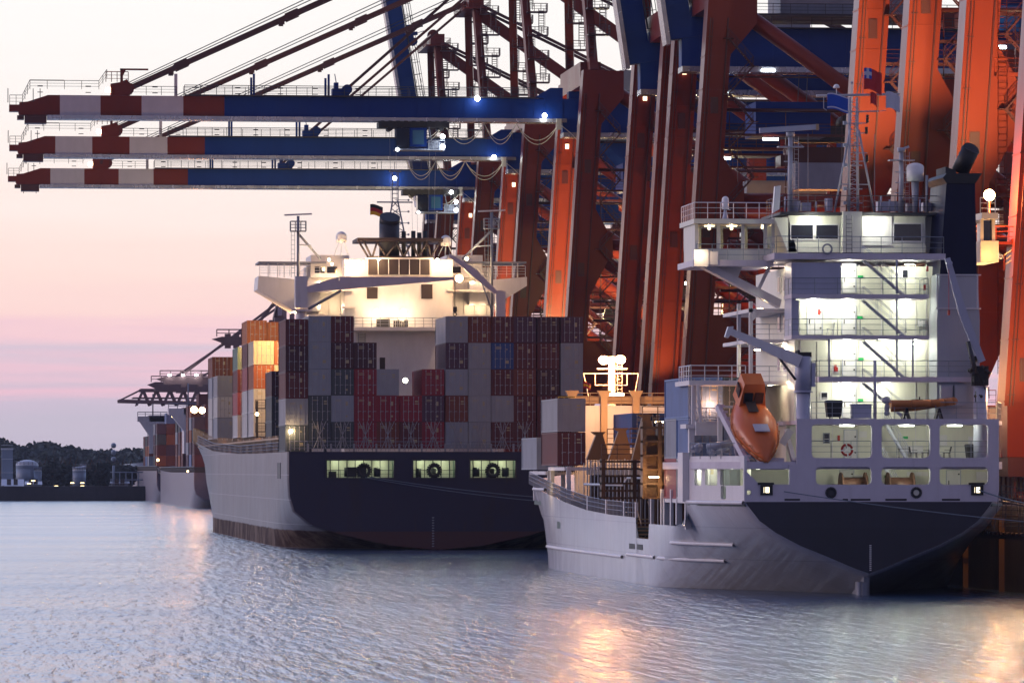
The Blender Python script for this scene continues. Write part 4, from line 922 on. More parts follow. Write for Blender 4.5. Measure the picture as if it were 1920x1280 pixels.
# containers at the stern: 13 columns
pitch = 2.5; Y0 = 556.0; base = 11.0
GR = [ # bottom .. top
 ['dark grey','pale grey','maroon','dark maroon','maroon'], ['dark grey','dark grey','grey','grey','grey'], ['dark grey','grey','dark grey','dark maroon','maroon'], ['crimson','crimson','crimson','dark maroon'],
 ['red brown','crimson','pale grey'], ['maroon','crimson'], ['crimson','purple brown','crimson'], ['grey','red brown','grey','purple brown','pale grey'], ['pale grey','pale grey','pale grey','pale grey','red brown'],
 ['maroon','pale grey','maroon','blue','maroon'], ['maroon','maroon','red brown','maroon','purple brown'], ['maroon','maroon','dark maroon','maroon','dark maroon'], ['maroon','dark maroon','grey','grey','purple brown']]
xe = [535,578,621,664,706,749,791,835,878,921,963,1007,1051]
for c, colr in enumerate(GR):
    X = P(xe[c], 700, Y0)[0]+PW/2+.02
    for r_, co_ in enumerate(colr):
        tn = 'top' if r_ == len(colr)-1 else ('bottom' if r_ == 0 else ORD[r_]+' from bottom')
        container(X, Y0 if c else Y0+.0, base+r_*(PH+.03)-(.35 if c == 0 else 0), 12.19, co_, f'{co_} container in the stern stacks, {ORD[c]} column from the left, {tn}', 'containers stacked across the stern of the big ship')
g = MB()
for c in range(13):
    X = P(xe[c], 700, Y0)[0]+PW/2
    if c == 0: continue
    for dx in (-.8, -.25, .25, .8):
        g.tube((X+dx, Y0-.25, base-.3), (X-dx*.9, Y0-.12, base+PH+.1), 0.034, 4, cap=False)
    g.beam((X-1.25, Y0-.15, base-.4), (X-1.25, Y0-.15, base+.5), .2, .2)
g.build('lashing_rods', 'bar_steel', big)
# forward bays on the port side
def bay(Y, cols, lab, base_=12.7, Ln=12.19, x0=None, grp='containers stacked forward of the big ship bridge'):
    for c, (ht, colr) in enumerate(cols):
        for r_ in range(len(colr)):
            tn = 'top' if r_ == len(colr)-1 else ('bottom' if r_ == 0 else ORD[r_]+' from bottom')
            X = (XB-HB+.15 if x0 is None else x0)+PW/2+c*pitch
            container(X, Y, base_+r_*(ht), Ln, colr[r_], f'{colr[r_]} container {lab}, {ORD[c]} column, {tn}', grp, detail=True)
bay(584, [(2.88, ['dark grey','dark grey','dark maroon'])], 'in short dark stack', 11.3)
bay(619.5, [(2.9, ['white','white','orange brown','cream']), (2.9, ['cream','cream','cream','orange brown']), (2.9, ['orange brown','orange brown','cream','orange brown'])], 'in lower lit bay')
bay(633.5, [(2.9, ['white','white','pink red','maroon','rust orange']), (2.85, ['grey','cream','orange brown','orange brown','rust orange']), (2.85, ['maroon','grey','maroon','maroon','maroon'])], 'in tallest lit bay')
bay(655, [(2.9, ['white','pink red','maroon','green']), (2.9, ['grey','maroon','maroon','green'])], 'in green topped bay', 12.8)
bay(706, [(2.9, ['grey','white','pale grey']), (2.9, ['cream','maroon','red brown']), (2.9, ['cream','red brown','red brown'])], 'in lower bow bay', 13.0)
bay(720, [(2.9, ['white','white','grey','red brown']), (2.9, ['grey','maroon','maroon','orange brown']), (2.9, ['grey','maroon','maroon','white'])], 'in foremost bow bay', 13.0)
for px, py, Y, pw in ((505, 700, 612, 9000), (440, 720, 650, 3500), (410, 760, 684, 1800)):
    X_, Z_ = P(px, py, Y); light(big, (X_+3, Y, Z_+6), (1,.55,.2), pw, .5)
# ================================================================== two ships further off
paint('far_hull', (.26,.24,.29), .4, .2, .2)
paint('far_transom', (.10,.10,.16), .4, .2, .1)
def far_ship(label, Yst, Ybow, Xp, beam, zd, bays, name, gname):
    xc = Xp+beam/2; hb = beam/2; Lq = Ybow-Yst; st = []
    for q in (0, .015, .03, .06, .1, .15, .25, .5, .75, .85, .9, .95, 1):
        Y = Yst+q*Lq; bw = interp(q, [(.85,1),(.93,.85),(1,.05)]); bw2 = interp(q, [(.75,1),(.9,.4),(.96,.02)]); k2 = hb/16.1
        pr = blend([(a*k2, z*zd/10.6) for a, z in prof_t], [(a*k2, z*zd/10.6) for a, z in prof_f], sm(q/.07), sm(q/.12), zd+interp(q, [(.7,0),(1,3)]), (bw, bw2)); st.append((Y, pr))
    rt = thing('container_ship', label, 'ship', (xc, Yst, 0)); hull_mb(st, xc).build('hull', ['far_hull', 'far_transom'], rt)
    g = MB(); g.bx(xc-hb+.2, xc+hb-.2, Yst+5, Yst+Lq*.85, zd-.3, zd+1.2); g.build('deck', 'dark_steel', rt)
    g = MB(); g.rail([(Xp+.1, Yst+2, zd), (Xp+.1, Yst+Lq*.8, zd)], 1.3, 3, .08, 2); g.build('deck_railing', 'dark_steel', rt)
    for bi, (q, cols) in enumerate(bays):
        for c, n_ in enumerate(cols):
            for r_ in range(n_):
                co_ = random.choice(['maroon','grey','dark grey','slate blue','red brown','maroon','dark maroon','purple brown','orange brown'])
                tn = 'top' if r_ == n_-1 else ('bottom' if r_ == 0 else ORD[r_]+' from bottom')
                container(Xp+.3+PW/2+c*pitch, Yst+q, zd+1.3+r_*2.9, 12.19, co_, f'{co_} container on {name}, {ORD[bi]} bay, {ORD[c]} column, {tn}', gname, detail=False)
    return rt
s3 = far_ship('container ship with a dull brown hull, moored beyond the big ship bow', 1180, 1440, 54.6, 28, 8.2, [(6,[4,5,5,5,5]),(22,[5,5,5]),(38,[5,6]),(66,[5,5]),(82,[4,5]),(98,[4,4])], 'brown hulled ship', 'containers on the brown hulled ship')
s4 = far_ship('farthest container ship, small and grey, at the head of the moored row', 1395, 1800, 54.4, 26, 8.6, [(6,[4,5,5,5]),(22,[4,4]),(66,[5,5]),(82,[3,4]),(98,[3])], 'farthest grey ship', 'containers on the farthest ship')
for rt, Yq, x0, x1, yt, yb, wx0 in ((s4, 1460, 280, 330, 778, 850, 258), (s3, 1240, 345, 400, 765, 850, 316)):
    X0, Z1 = P(x0, yt, Yq); X1, Z0 = P(x1, yb, Yq); g = MB(); g.bx(X0, X1, Yq, Yq+10, Z0, Z1); g.build('house', 'ship_white', rt)
    Xw, Zw = P(wx0, yt+12, Yq); g = MB(); g.bx(Xw, X1, Yq, Yq+6, Zw, Zw+1.5); g.prism([(Xw+.6, Zw), (X0, Zw), (X0, Zw-4)], 'y', Yq, Yq+4); g.build('bridge_wing', 'ship_white', rt)
    g = MB(); g.rail([(Xw, Yq, Zw+1.5), (X1, Yq, Zw+1.5)], 1.2, 2, .08, 2); g.tube((X0+1, Yq, Z1), (X0+1, Yq, Z1+6), .2, 6); g.build('mast', 'grey_steel', rt)
for rt, px, py, Y, pw, sz in ((s3, 364, 768, 1172, 2200, .8), (s3, 379, 769, 1172, 1800, .75), (s4, 324, 780, 1385, 1500, .4), (s4, 296, 862, 1388, 600, .4), (s3, 352, 883, 1176, 300, .25)):
    X_, Z_ = P(px, py, Y); g = MB(); g.ball((X_, Y, Z_), sz, 10, 6); g.build('floodlight', 'lamp_flood' if sz > .6 else 'lamp_far', rt); light(rt, (X_, Y-1.2, Z_), SOD, pw, .6)
# far cranes
def lattice_crane(px0, px1, pyb, pyt, Y, label, sty, ptop):
    X0, Z1 = P(px0, pyt, Y); X1, _ = P(px1, pyt, Y); _, Z0 = P(px0, pyb, Y)
    rt = thing('container_crane', label, 'crane', (X1, Y, QZ), 'distant cranes beyond the moored ships')
    g = MB(); n_ = 12
    if sty:
        for yy in (Y-1.5, Y+1.5, Y+9, Y+13):
            g.beam((X0, yy, Z0+(Z1-Z0)*.3), (X1, yy, Z0), .9, .9); g.beam((X0+4, yy, Z0+(Z1-Z0)*.5), (X1, yy, Z0+(Z1-Z0)*.5), .3, .3); g.beam((X0+(X1-X0)*.12, yy, Z1), (X1, yy, Z1), .8, .8); g.beam((X0, yy, Z0+(Z1-Z0)*.3), (X0+(X1-X0)*.12, yy, Z1), .45, .45)
            for i in range(n_): xa = lerp(X0+(X1-X0)*.1, X1, i/n_); xb = lerp(X0+(X1-X0)*.1, X1, (i+.5)/n_); xc_ = lerp(X0+(X1-X0)*.1, X1, (i+1)/n_); g.beam((xa, yy, Z0), (xb, yy, Z1), .35, .35); g.beam((xb, yy, Z1), (xc_, yy, Z0), .35, .35)
    else:
        g.bx(X0+2, X1, Y-1.2, Y+1.2, Z0-.6, Z0+(Z1-Z0)*.6); [g.bx(lerp(X0, X1, .2+.13*k_), lerp(X0, X1, .2+.13*k_)+1.2, Y-1.3, Y+1.3, Z0-1.2, Z0+(Z1-Z0)*.9) for k_ in range(5)]; g.prism([(X0, Z0+(Z1-Z0)*.35), (X0+2, Z0+(Z1-Z0)*.6), (X0+2, Z0)], 'y', Y-1.2, Y+1.2); g.rail([(X0+1, Y-1.2, Z0+(Z1-Z0)*.6), (X1, Y-1.2, Z0+(Z1-Z0)*.6)], 1.5, 2.5, .1, 2)
    g.build('boom', 'crane_far', rt)
    g = MB(); Xa, Za = P(ptop[0], ptop[1], Y); Xp_, Zp_ = P(ptop[2], ptop[3], Y)
    for yy in (Y-1.2, Y+1.2): g.beam((Xp_, yy, Zp_), (Xa, yy, Za), .45, .6)
    g.build('forestay', 'crane_far', rt)
    g = MB()
    for yy in (Y-9, Y+9):
        g.bx(X1-1.2, X1+1.2, yy-1, yy+1, QZ, Z1+3); g.bx(X1+22, X1+24.4, yy-1, yy+1, QZ, Z1+3); g.bx(X1+1.2, X1+22, yy-.8, yy+.8, Z0-1, Z0+1); g.bx(X1+1.2, X1+22, yy-.8, yy+.8, 16, 18); g.beam((X1, yy, Z1+3), (Xa+.5, Y, Za), .9, .9)
    g.bx(X1-1, X1+30, Y-1.2, Y+1.2, Z0, Z1); g.build('frame', 'crane_far', rt)
    return rt
paint('crane_far', (.22,.13,.13), .6, .2)
lattice_crane(223, 560, 760, 731, 1450, 'distant lattice boom crane, lowest and leftmost of the far booms', True, (560,610,330,731))
lattice_crane(276, 545, 728, 708, 1330, 'distant plain boom crane just above the lattice boom', False, (545,560,330,706))
c2_ = lattice_crane(292, 530, 716, 700, 1250, 'distant plain boom crane with lamps on top of its boom', False, (530,560,345,700))
lattice_crane(397, 520, 642, 624, 1080, 'boom tip of a distant crane peeking out left of the lit orange containers', False, (520,560,470,624))
for px in (318, 343, 368): X_, Z_ = P(px, 703, 1248); g = MB(); g.bx(X_-.35, X_+.35, 1247.5, 1248, Z_-.2, Z_+.2); g.build('floodlight', 'lamp_cool', c2_)
# ================================================================== mooring ropes
def rope(p, q, sag, label, r=.05):
    g = MB(); p = Vector(p); q = Vector(q); pts = [p.lerp(q, i/16)-Vector((0,0,sag*(1-(2*i/16-1)**2))) for i in range(17)]; g.path([tuple(v) for v in pts], r, 5)
    return tag(g.build('mooring_rope', 'rope_blue', None, origin=p), label, 'rope', 'mooring ropes of the moored ships')
paint('rope_blue', (.13,.17,.22), .7, .1)
a_ = P(690, 893, YS-.1); c_ = P(976, 929, YS-4); rope((a_[0], YS-.1, a_[1]), (c_[0]+4, YS-4, c_[1]-.3), .25, 'pair of blue mooring ropes, upper one, from the navy stern to the quay', .05)
a_ = P(676, 893, YS-.1); c_ = P(976, 933, YS-4); rope((a_[0], YS-.1, a_[1]), (c_[0]+4, YS-4, c_[1]-.5), .3, 'lower blue mooring rope hanging from the navy stern opening', .045)
# ================================================================== white feeder ship
XC = 62.2; YT = 346.0; HBW = 11.0
paint('winch_brown', (.13,.06,.035), .6, .3, .3)
paint('hull_white', (.62,.62,.66), .17, .12, .22, scale=.4, rust=(.22,.16,.13), weld=.35)
wt_t = [(8.55,6.4),(8.4,5.8),(7.7,4.85),(6.7,4.1),(5.2,3.3),(3.4,2.6),(1.4,1.85),(0.01,1.5)]
wt_f = [(11,6.4),(11,4.6),(11,3),(11,1.2),(11,-1),(10.5,-3),(7,-4.5),(0.01,-5)]
sheerW = [(346,6.4),(357.5,6.4),(358.2,4.6),(377,4.6),(377.4,3.45),(384,3.45),(384.5,5.0),(410,5.15),(430,5.9),(450,6.9),(480,8.6)]
st = []
for Y in (346,347.5,349,351,353,355,357.4,358.2,361,365,370,377,377.4,384,384.5,392,400,415,430,440,448,455,461,466,471,475,478,480.5):
    bw = interp(Y, [(452,1),(460,.965),(467,.8),(473,.52),(478,.2),(480.5,.02)]); bw2 = interp(Y, [(436,1),(448,.93),(458,.68),(466,.36),(472,.1),(476,.01)])
    if Y < 384:
        full = interp(Y, [(346,8.55),(347.5,9.2),(349,9.8),(351,10.35),(353,10.75),(355,10.95),(357.4,11)])
        zbk = interp(Y, [(346,6.2),(356,5.9),(361,4.8),(366,3.1),(372,1.0),(378,-1.5),(384,-3)]); zk = interp(Y, [(346,1.5),(350,.4),(356,-1.2),(365,-3.2),(384,-5)]); tt = sm((Y-362)/24)
        pr = [(full, interp(Y, sheerW)), (full*(1-.012*(1-tt)), zbk)]
        for (h1, z1), (h2, z2) in zip(wt_t[2:], wt_f[2:]):
            u = lerp((h1/8.55)**1.15, h2/11, tt); v = lerp((z1-1.5)/4.9, (z2+5)/11.4, tt); pr.append((max(.01, full*u), zk+(min(zbk, 6.4)-zk)*min(.97, v*1.12)))
        st.append((Y, pr))
    else: st.append((Y, blend(wt_t, wt_f, 1, 1, interp(Y, sheerW), (bw, bw2))))
ws = thing('feeder_ship', 'white hulled feeder container ship with lit superstructure and dark navy transom, nearest the camera', 'ship', (XC, YT, 0))
hull_mb(st, XC).build('hull', ['hull_white', 'transom_navy'], ws)
def hull_hw(Y, z):
    for (Ya, pa), (Yb, pb) in zip(st, st[1:]):
        if Ya <= Y <= Yb:
            r_ = [interp(z, sorted((zz_, h_) for h_, zz_ in p)) for p in (pa, pb)]; return lerp(r_[0], r_[1], (Y-Ya)/(Yb-Ya))
    return 11
def hw(Y): return interp(Y, [(346,8.55),(348,9.4),(350,10.1),(353,10.75),(356.5,11),(452,11),(460,10.6),(467,8.8),(473,5.7),(478,2.2)])
def deckpoly(y0, y1, inset=.05, xl=None):
    ys = [y for y in (346,348,350,353,356.5,372,400,430,452,460,467,473,478) if y0 < y < y1]; ys = [y0]+ys+[y1]
    lf = [(XC-hw(y)+inset, y) for y in ys]; rg = [(XC+hw(y)-inset, y) for y in ys]
    if xl: lf = [(max(a, xl), b_) for a, b_ in lf]
    return lf+rg[::-1]
g = MB(); g.prism(deckpoly(346.2, 357.5), 'z', 6.1, 6.36); ysd = (358.4,361,364,367,370,374,378,384.3); g.prism([(XC-hull_hw(y, 3.0)+.15, y) for y in ysd]+[(XC+hull_hw(y, 3.0)-.15, y) for y in ysd[::-1]], 'z', 3.0, 3.4); g.prism(deckpoly(384.6, 436), 'z', 3.6, 4.2); g.prism(deckpoly(436, 478, .4), 'z', 5.5, 5.9); g.build('main_deck', 'deck_green', ws)
def q_(m_, x0, x1, y0, y1, Yp, Ya, Yb):
    X0, Z1 = P(x0, y0, Yp); X1, Z0 = P(x1, y1, Yp); m_.bx(X0, X1, Ya, Yb, Z0, Z1)
def px_open(lst, Xs, Y=YT):
    r_ = []
    for a, c, u, v in lst: X0, Z1 = P(a, u, Y); X1, Z0 = P(c, v, Y); r_.append((X0-Xs, X1-Xs, Z0, Z1))
    return r_
# aft screen: two rows of openings
XL = P(1494, 800, YT)[0]; XR = P(1873, 800, YT)[0]; XL0 = P(1396, 800, YT)[0]
zt = P(0, 783, YT)[1]; zd1 = P(0, 863, YT)[1]
g = MB(); walls(g, (XL, YT), (XR, YT), 6.41, zt, .3, px_open([(1522,1635,795,858),(1653,1744,795,858),(1762,1853,795,858),(1530,1634,875,908),(1653,1744,875,908),(1762,1853,875,908)], XL), .28)
g.build('aft_screen', 'ship_lilac', ws)
g = MB(); walls(g, (XL0, YT), (XL-.003, YT), 6.41, P(0,908,YT)[1], .3, [(.1, .45, 6.9, 7.2)], .05)
q_(g, 1480, 1494, 870, 908, YT, YT+.02, YT+.3); g.prism([(XL0, P(0,908,YT)[1]), (P(1425,0,YT)[0], P(0,908,YT)[1]), (XL0, P(0,880,YT)[1])], 'y', YT+.02, YT+.3)
g.build('aft_screen', 'ship_lilac', ws)
# port quarter screen
p0, p1 = (XL0-.02, YT+.02), (XC-HBW+.02, 356.6); ln = math.dist(p0, p1)
def qt(px):  # pixel to distance along p0-p1
    best = min(range(201), key=lambda k_: abs((lambda X, Y: 960+F*(X*CT-Y*ST)/(X*ST+Y*CT))(lerp(p0[0], p1[0], k_/200), lerp(p0[1], p1[1], k_/200))-px)); return ln*best/200
ops = []
for a, c, u, v in ((1350,1394,877,910),(1322,1345,878,910),(1302,1315,880,910),(1351,1361,911,936)):
    t0, t1 = sorted((qt(a), qt(c))); ops.append((t0+.02, t1, P(0, v, 350)[1], P(0, u, 350)[1]))
g = MB(); pts = [p0, (XC-10.1, 350), p1]
walls(g, p0, p1, 6.41, 9.55, -.2, ops, .15); g.build('quarter_screen', 'ship_white', ws)
g = MB(); q_(g, 1278, 1296, 848, 940, 357, 356.5, 359); q_(g, 1283, 1306, 795, 803, 357, 356.2, 359); q_(g, 1290, 1300, 803, 848, 357, 356.4, 357); q_(g, 1296, 1303, 718, 800, 357, 356.4, 356.7); g.build('side_frame', 'ship_white', ws)
g = MB(); a_ = (XL0-.1, YT-.1, 6.34); c_ = (XC-HBW-.1, 356.6, 6.34); g.path([a_, (XC-9.5, 348, 6.34), (XC-10.2, 350, 6.34), (XC-10.85, 353, 6.34), c_], .14, 8); g.build('rubbing_strake', 'ship_white', ws)
x0, z0 = 51.05, 0
for (Y0_, Y1_, z) in ((353.5,366,3.35),(359,372,2.15),(374,389,2.15),(392,458,1.9),(444,455,6.9)):
    n_ = 12
    g = MB(); g.path([(XC-hull_hw(lerp(Y0_, Y1_, i/n_), z)-.06, lerp(Y0_, Y1_, i/n_), z) for i in range(n_+1)], .13, 10); g.build('rubbing_strake', 'ship_white', ws)
# decks
XP = XC-HBW
zA = 8.95; zB = P(0, 786, YT)[1]
g = MB(); g.prism(deckpoly(346.32, 370), 'z', zA-.3, zA+.2); g.build('poop_deck', 'ship_lilac', ws)
g = MB(); g.prism(deckpoly(346.31, 370, .05, XL), 'z', zB-.28, zB); g.build('boat_deck', 'ship_lilac', ws)
# house walls
YW = 352.6
XH = P(1490, 600, YW)[0]; XHr = P(1746, 600, YW)[0]
XI = P(1408, 900, YW)[0]; XIr = P(1873, 900, YW)[0]
zBr = P(0, 478, 350)[1]
g = MB(); g.bx(XI, XIr-.6, YW, 370, 6.4, zA-.31); g.bx(XH-.6, XIr-.6, YW+.01, 370, zA+.21, zB-.3); g.bx(XH, XHr+.5, YW, 370, zB+.01, zBr-.4); g.build('house', 'ship_cream', ws)
g = MB(); q_(g, 1491, 1577, 492, 551, 349.6, 349.6, YW-.01); q_(g, 1484, 1498, 563, 628, 349.6, 349.6, YW-.01); q_(g, 1484, 1492, 492, 563, 349.7, 349.65, YW-.02); g.build('flush_panel', 'ship_blue_grey', ws)  # blue-grey colour carries the shade of panels no lamp reaches
# balconies with rails
levels = [(551,560,1484,1742),(628,636,1484,1742),(706,716,1535,1821)]
YBf = 349.3
for a, c, u, v in levels:
    g = MB(); q_(g, u, v, a, c, YBf, YBf, YW-.005); g.build('balcony', 'ship_lilac', ws)
    X0, Z0 = P(u, a, YBf); X1, _ = P(v, a, YBf); g = MB(); g.rail([(X0+.05, YW-.1, Z0), (X0+.05, YBf+.05, Z0), (X1-.05, YBf+.05, Z0), (X1-.05, YW-.1, Z0)], 1.12, 1.55, .02); g.build('balcony_railing', 'steel_rail', ws)
X0, Z0 = P(1522, 785, YT); X1, _ = P(1871, 785, YT)
g = MB(); g.rail([(X0, YT+.1, Z0), (X1, YT+.1, Z0), (XC+10, 350, Z0), (XC+10.9, 356, Z0)], 1.15, 1.5, .02); g.build('deck_railing', 'steel_rail', ws)
g = MB()
for a, c in ((1522,1635),(1653,1744),(1762,1853)): X0, Z0 = P(a, 857, YT+.1); X1, _ = P(c, 857, YT); g.rail([(X0, YT+.4, Z0), (X1, YT+.4, Z0)], 1.12, 1.25, .02)
g.build('screen_railing', 'steel_rail', ws)
# stairs between the levels
lv = [480, 556, 632, 710, 785, 862]
Y_s = 350.6
for i, (a, c) in enumerate(zip(lv, lv[1:])):
    xa, xb = (1618, 1697) if i < 4 else (1660, 1700)
    p = P(xa, a+8, Y_s); q = P(xb, c, Y_s); g = MB(); g.stairs((p[0], Y_s, p[1]), (q[0], Y_s, q[1]), .7, .22); g.build('stairway', 'ship_blue_grey', ws)
p = P(1655, 866, 350); q = P(1690, 938, 350); g = MB(); g.stairs((p[0], 350, p[1]), (q[0], 350, q[1]), .7, .22); g.build('stairway', 'ship_blue_grey', ws)
g = MB()
for px, a, c in ((1682,487,551),(1682,560,628),(1682,636,706),(1555,636,706),(1712,636,706),(1640,716,785),(1641,675,785)): X0, Z1 = P(px, a, YBf); _, Z0 = P(px, c, YBf); g.tube((X0, YBf+.1, Z0), (X0, YBf+.1, Z1), .07 if px != 1641 else .12, 8)
g.build('stanchion', 'ship_blue_grey', ws)
# doors
def door(px0, px1, py0, py1, Y=YW, mat='ship_white'):
    g = MB(); q_(g, px0, px1, py0, py1, Y-.06, Y-.07, Y-.002); g.k = 1
    X0, Z1 = P(px0, py0, Y); X1, Z0 = P(px1, py1, Y)
    for u in ((X0-.05, X0), (X1, X1+.05)): g.bx(u[0], u[1], Y-.09, Y-.003, Z0, Z1+.05)
    g.bx(X0, X1, Y-.09, Y-.003, Z1, Z1+.05); o = g.build('door', [mat, 'ship_blue_grey'], ws)
    g = MB(); g.bx(X0+.1, X0+.16, Y-.13, Y-.07, Z0+.75, Z0+1.1); g.bx(X1-.16, X1-.05, Y-.1, Y-.07, Z0+.4, Z0+.5); g.bx(X1-.16, X1-.05, Y-.1, Y-.07, Z0+1.5, Z0+1.6); g.build('handle', 'dark_steel', o)
for a in ((1580,1604,495,549),(1514,1541,574,627),(1579,1604,574,627),(1580,1604,651,705),(1580,1604,727,783),(1583,1606,806,860),(1575,1600,882,930),(1775,1800,882,930)): door(*a)
def window(px0, px1, py0, py1, Y, par=None, mat='dark_glass', fr='ship_white', fw=.07):
    X0, Z1 = P(px0, py0, Y); X1, Z0 = P(px1, py1, Y); g = MB()
    g.bx(X0-fw, X0, Y-.07, Y-.002, Z0-fw, Z1+fw); g.bx(X1, X1+fw, Y-.07, Y-.002, Z0-fw, Z1+fw); g.bx(X0, X1, Y-.07, Y-.002, Z1, Z1+fw); g.bx(X0, X1, Y-.07, Y-.002, Z0-fw, Z0)
    o = g.build('window', fr, par or ws); g = MB(); g.bx(X0, X1, Y-.03, Y-.001, Z0, Z1); g.build('pane', mat, o)
window(1692, 1702, 506, 520, YW); window(1540, 1551, 736, 748, YW); window(1545, 1554, 813, 829, YW, fr='grey_steel'); window(1563, 1571, 688, 697, YW, mat='red_sign')
# wall fittings: conduits, panels, signs
g = MB()
for px in (1500,1560,1610,1652,1716,1736): q_(g, px, px+1.2, 495, 860, YW, YW-.05, YW-.004)
for py in (505, 590, 668, 745, 822): q_(g, 1500, 1740, py, py+1.2, YW, YW-.045, YW-.004)
for a, c, u, v in ((1610,1625,808,820),(1565,1572,510,520),(1720,1735,600,612),(1555,1562,660,675),(1760,1775,815,835),(1480,1492,800,812),(1508,1522,812,836),(1815,1825,818,835),(1690,1730,835,850),(1600,1625,890,900),(1700,1740,884,892),(1830,1850,884,900)): q_(g, a, c, u, v, YW, YW-.16, YW-.06)
g.build('wall_fittings', 'ship_white', ws)
for px, py in ((1613,519),(1612,595),(1614,673),(1613,750),(1697,820),(1663,893)):
    g = MB(); q_(g, px-5, px+5, py-2.5, py+2.5, YW, YW-.1, YW-.06); g.build('exit_sign', 'green_sign', ws)
for px, py, Y in ((1535,586,YW),(1566,690,YW),(1733,540,350),(1738,505,350),(1572,822,YW)):
    g = MB(); q_(g, px-2, px+2, py-6, py+4, Y, Y-.2, Y-.06); g.build('fire_extinguisher', 'red_sign', ws)
# items on the mooring deck seen through the openings
g = MB()
for xc_ in (1602, 1690):
    X0, Z0 = P(xc_, 932, 349); 
    for y_ in (348.8, 350.2): g.tube((X0-1.3, y_, Z0+.55), (X0+1.3, y_, Z0+.55), .14, 8)
    g.tube((X0-.9, 349.5, Z0+.7), (X0-.8, 349.5, Z0+.7), 1.05, 22); g.tube((X0+.8, 349.5, Z0+.7), (X0+.9, 349.5, Z0+.7), 1.05, 22); g.tube((X0-.8, 349.5, Z0+.7), (X0+.8, 349.5, Z0+.7), .7, 18)
    g.bx(X0-1.4, X0-1.1, 348.8, 350.2, 6.4, Z0+.9); g.bx(X0+1.1, X0+1.4, 348.8, 350.2, 6.4, Z0+.9)
g.build('mooring_winch', 'winch_brown', ws)
for px in (1437, 1832):
    X0, Zc = P(px, 918, YT); g = MB(); g.bx(X0-.42, X0-.2, YT-.12, YT-.01, Zc-.35, Zc+.35); g.bx(X0+.2, X0+.42, YT-.12, YT-.01, Zc-.35, Zc+.35); g.bx(X0-.2, X0+.2, YT-.12, YT-.01, Zc+.2, Zc+.35); g.bx(X0-.2, X0+.2, YT-.12, YT-.01, Zc-.35, Zc-.2); g.bx(X0-.6, X0+.5, YT-.15, YT-.01, Zc+.36, Zc+.5)
    g.tube((X0-.12, YT-.08, Zc-.2), (X0-.12, YT-.08, Zc+.2), .05, 6); g.build('roller_fairlead', 'black_gear', ws)
    g = MB(); g.bx(X0-.19, X0+.19, YT-.05, YT-.012, Zc-.19, Zc+.19); g.build('fairlead_glow', 'warm_glow', ws)  # glowing plate stands in for the lit deck behind the fairlead
for px in (1558, 1718):
    X0, Zc = P(px, 923, YT); g = MB(); g.torus((X0, YT-.03, Zc), .30, .1, 'y', 20, 8); ch = g.build('fairlead', 'black_gear', ws)
    g = MB(); g.tube((X0, YT-.02, Zc), (X0, YT-.005, Zc), .28, 16); g.build('hole', 'dark_steel' if px == 1558 else 'ship_cream', ch)
g = MB()
for a, c in ((1471,1500),(1580,1590),(1595,1632),(1660,1700),(1766,1800)): q_(g, a, c, 934.5, 938, YT, YT-.02, YT-.004)
g.build('freeing_port', 'black_gear', ws)
g = MB(); X0 = P(1632, 1000, YT)[0]
for q in range(13): z = 1.7+q*.14; g.bx(X0-.07, X0+.07, YT-.02, YT-.008, z, z+.07)
g.build('draught_marks', 'white_plastic', ws)
g = MB(); g.bx(XC-.2, XC+.2, 347, 352, -4, 1.3); g.prism([(346.2, -2), (349, -2), (349, .9), (346.2, .9)], 'x', XC-.45, XC-.1); g.tube((XC-.55, 346.6, -1), (XC-.55, 346.6, .95), .2, 10); g.build('rudder', 'grey_steel', ws)
# funnel casing and funnel
YF = 349.6
g = MB()
def cpoly(pp, Y=YF): return [P(a, c, Y) for a, c in pp]
g.prism(cpoly([(1757,790),(1757,600),(1762,514),(1833,514),(1837,600),(1837,790)]), 'y', YF, 356.5)
g.build('engine_casing', 'casing_grey', ws)
g = MB()
for y_ in (514, 577): q_(g, 1754, 1839, y_, y_+2.5, YF, YF-.1, YF+.2)
q_(g, 1756, 1759, 516, 577, YF, YF-.05, YF); q_(g, 1831, 1834, 516, 577, YF, YF-.05, YF)
g.build('casing_trim', 'ship_white', ws)
g = MB(); g.prism(cpoly([(1763,513.5),(1775,345),(1775,332),(1828,332),(1829,345),(1832,513.5)]), 'y', YF+.1, 355.5); fu = g.build('funnel', 'navy_funnel', ws)
g = MB(); g.prism(cpoly([(1768,333),(1775,344),(1829,344),(1842,325),(1775,325)]), 'y', YF, 355.8); g.prism(cpoly([(1778,324.8),(1778,311),(1798,318),(1798,324.8)]), 'y', YF+1, 354); g.build('funnel_cap', 'black_gear', fu)
a_ = P(1800, 322, 351.5); c_ = P(1817, 281, 351.5); g = MB(); g.tube((a_[0], 351.5, a_[1]), (c_[0], 350.9, c_[1]), .62, 22); g.tube((c_[0], 350.9, c_[1]), (c_[0]+.02, 350.85, c_[1]+.05), .58, 22); g.build('exhaust_pipe', 'black_gear', fu)
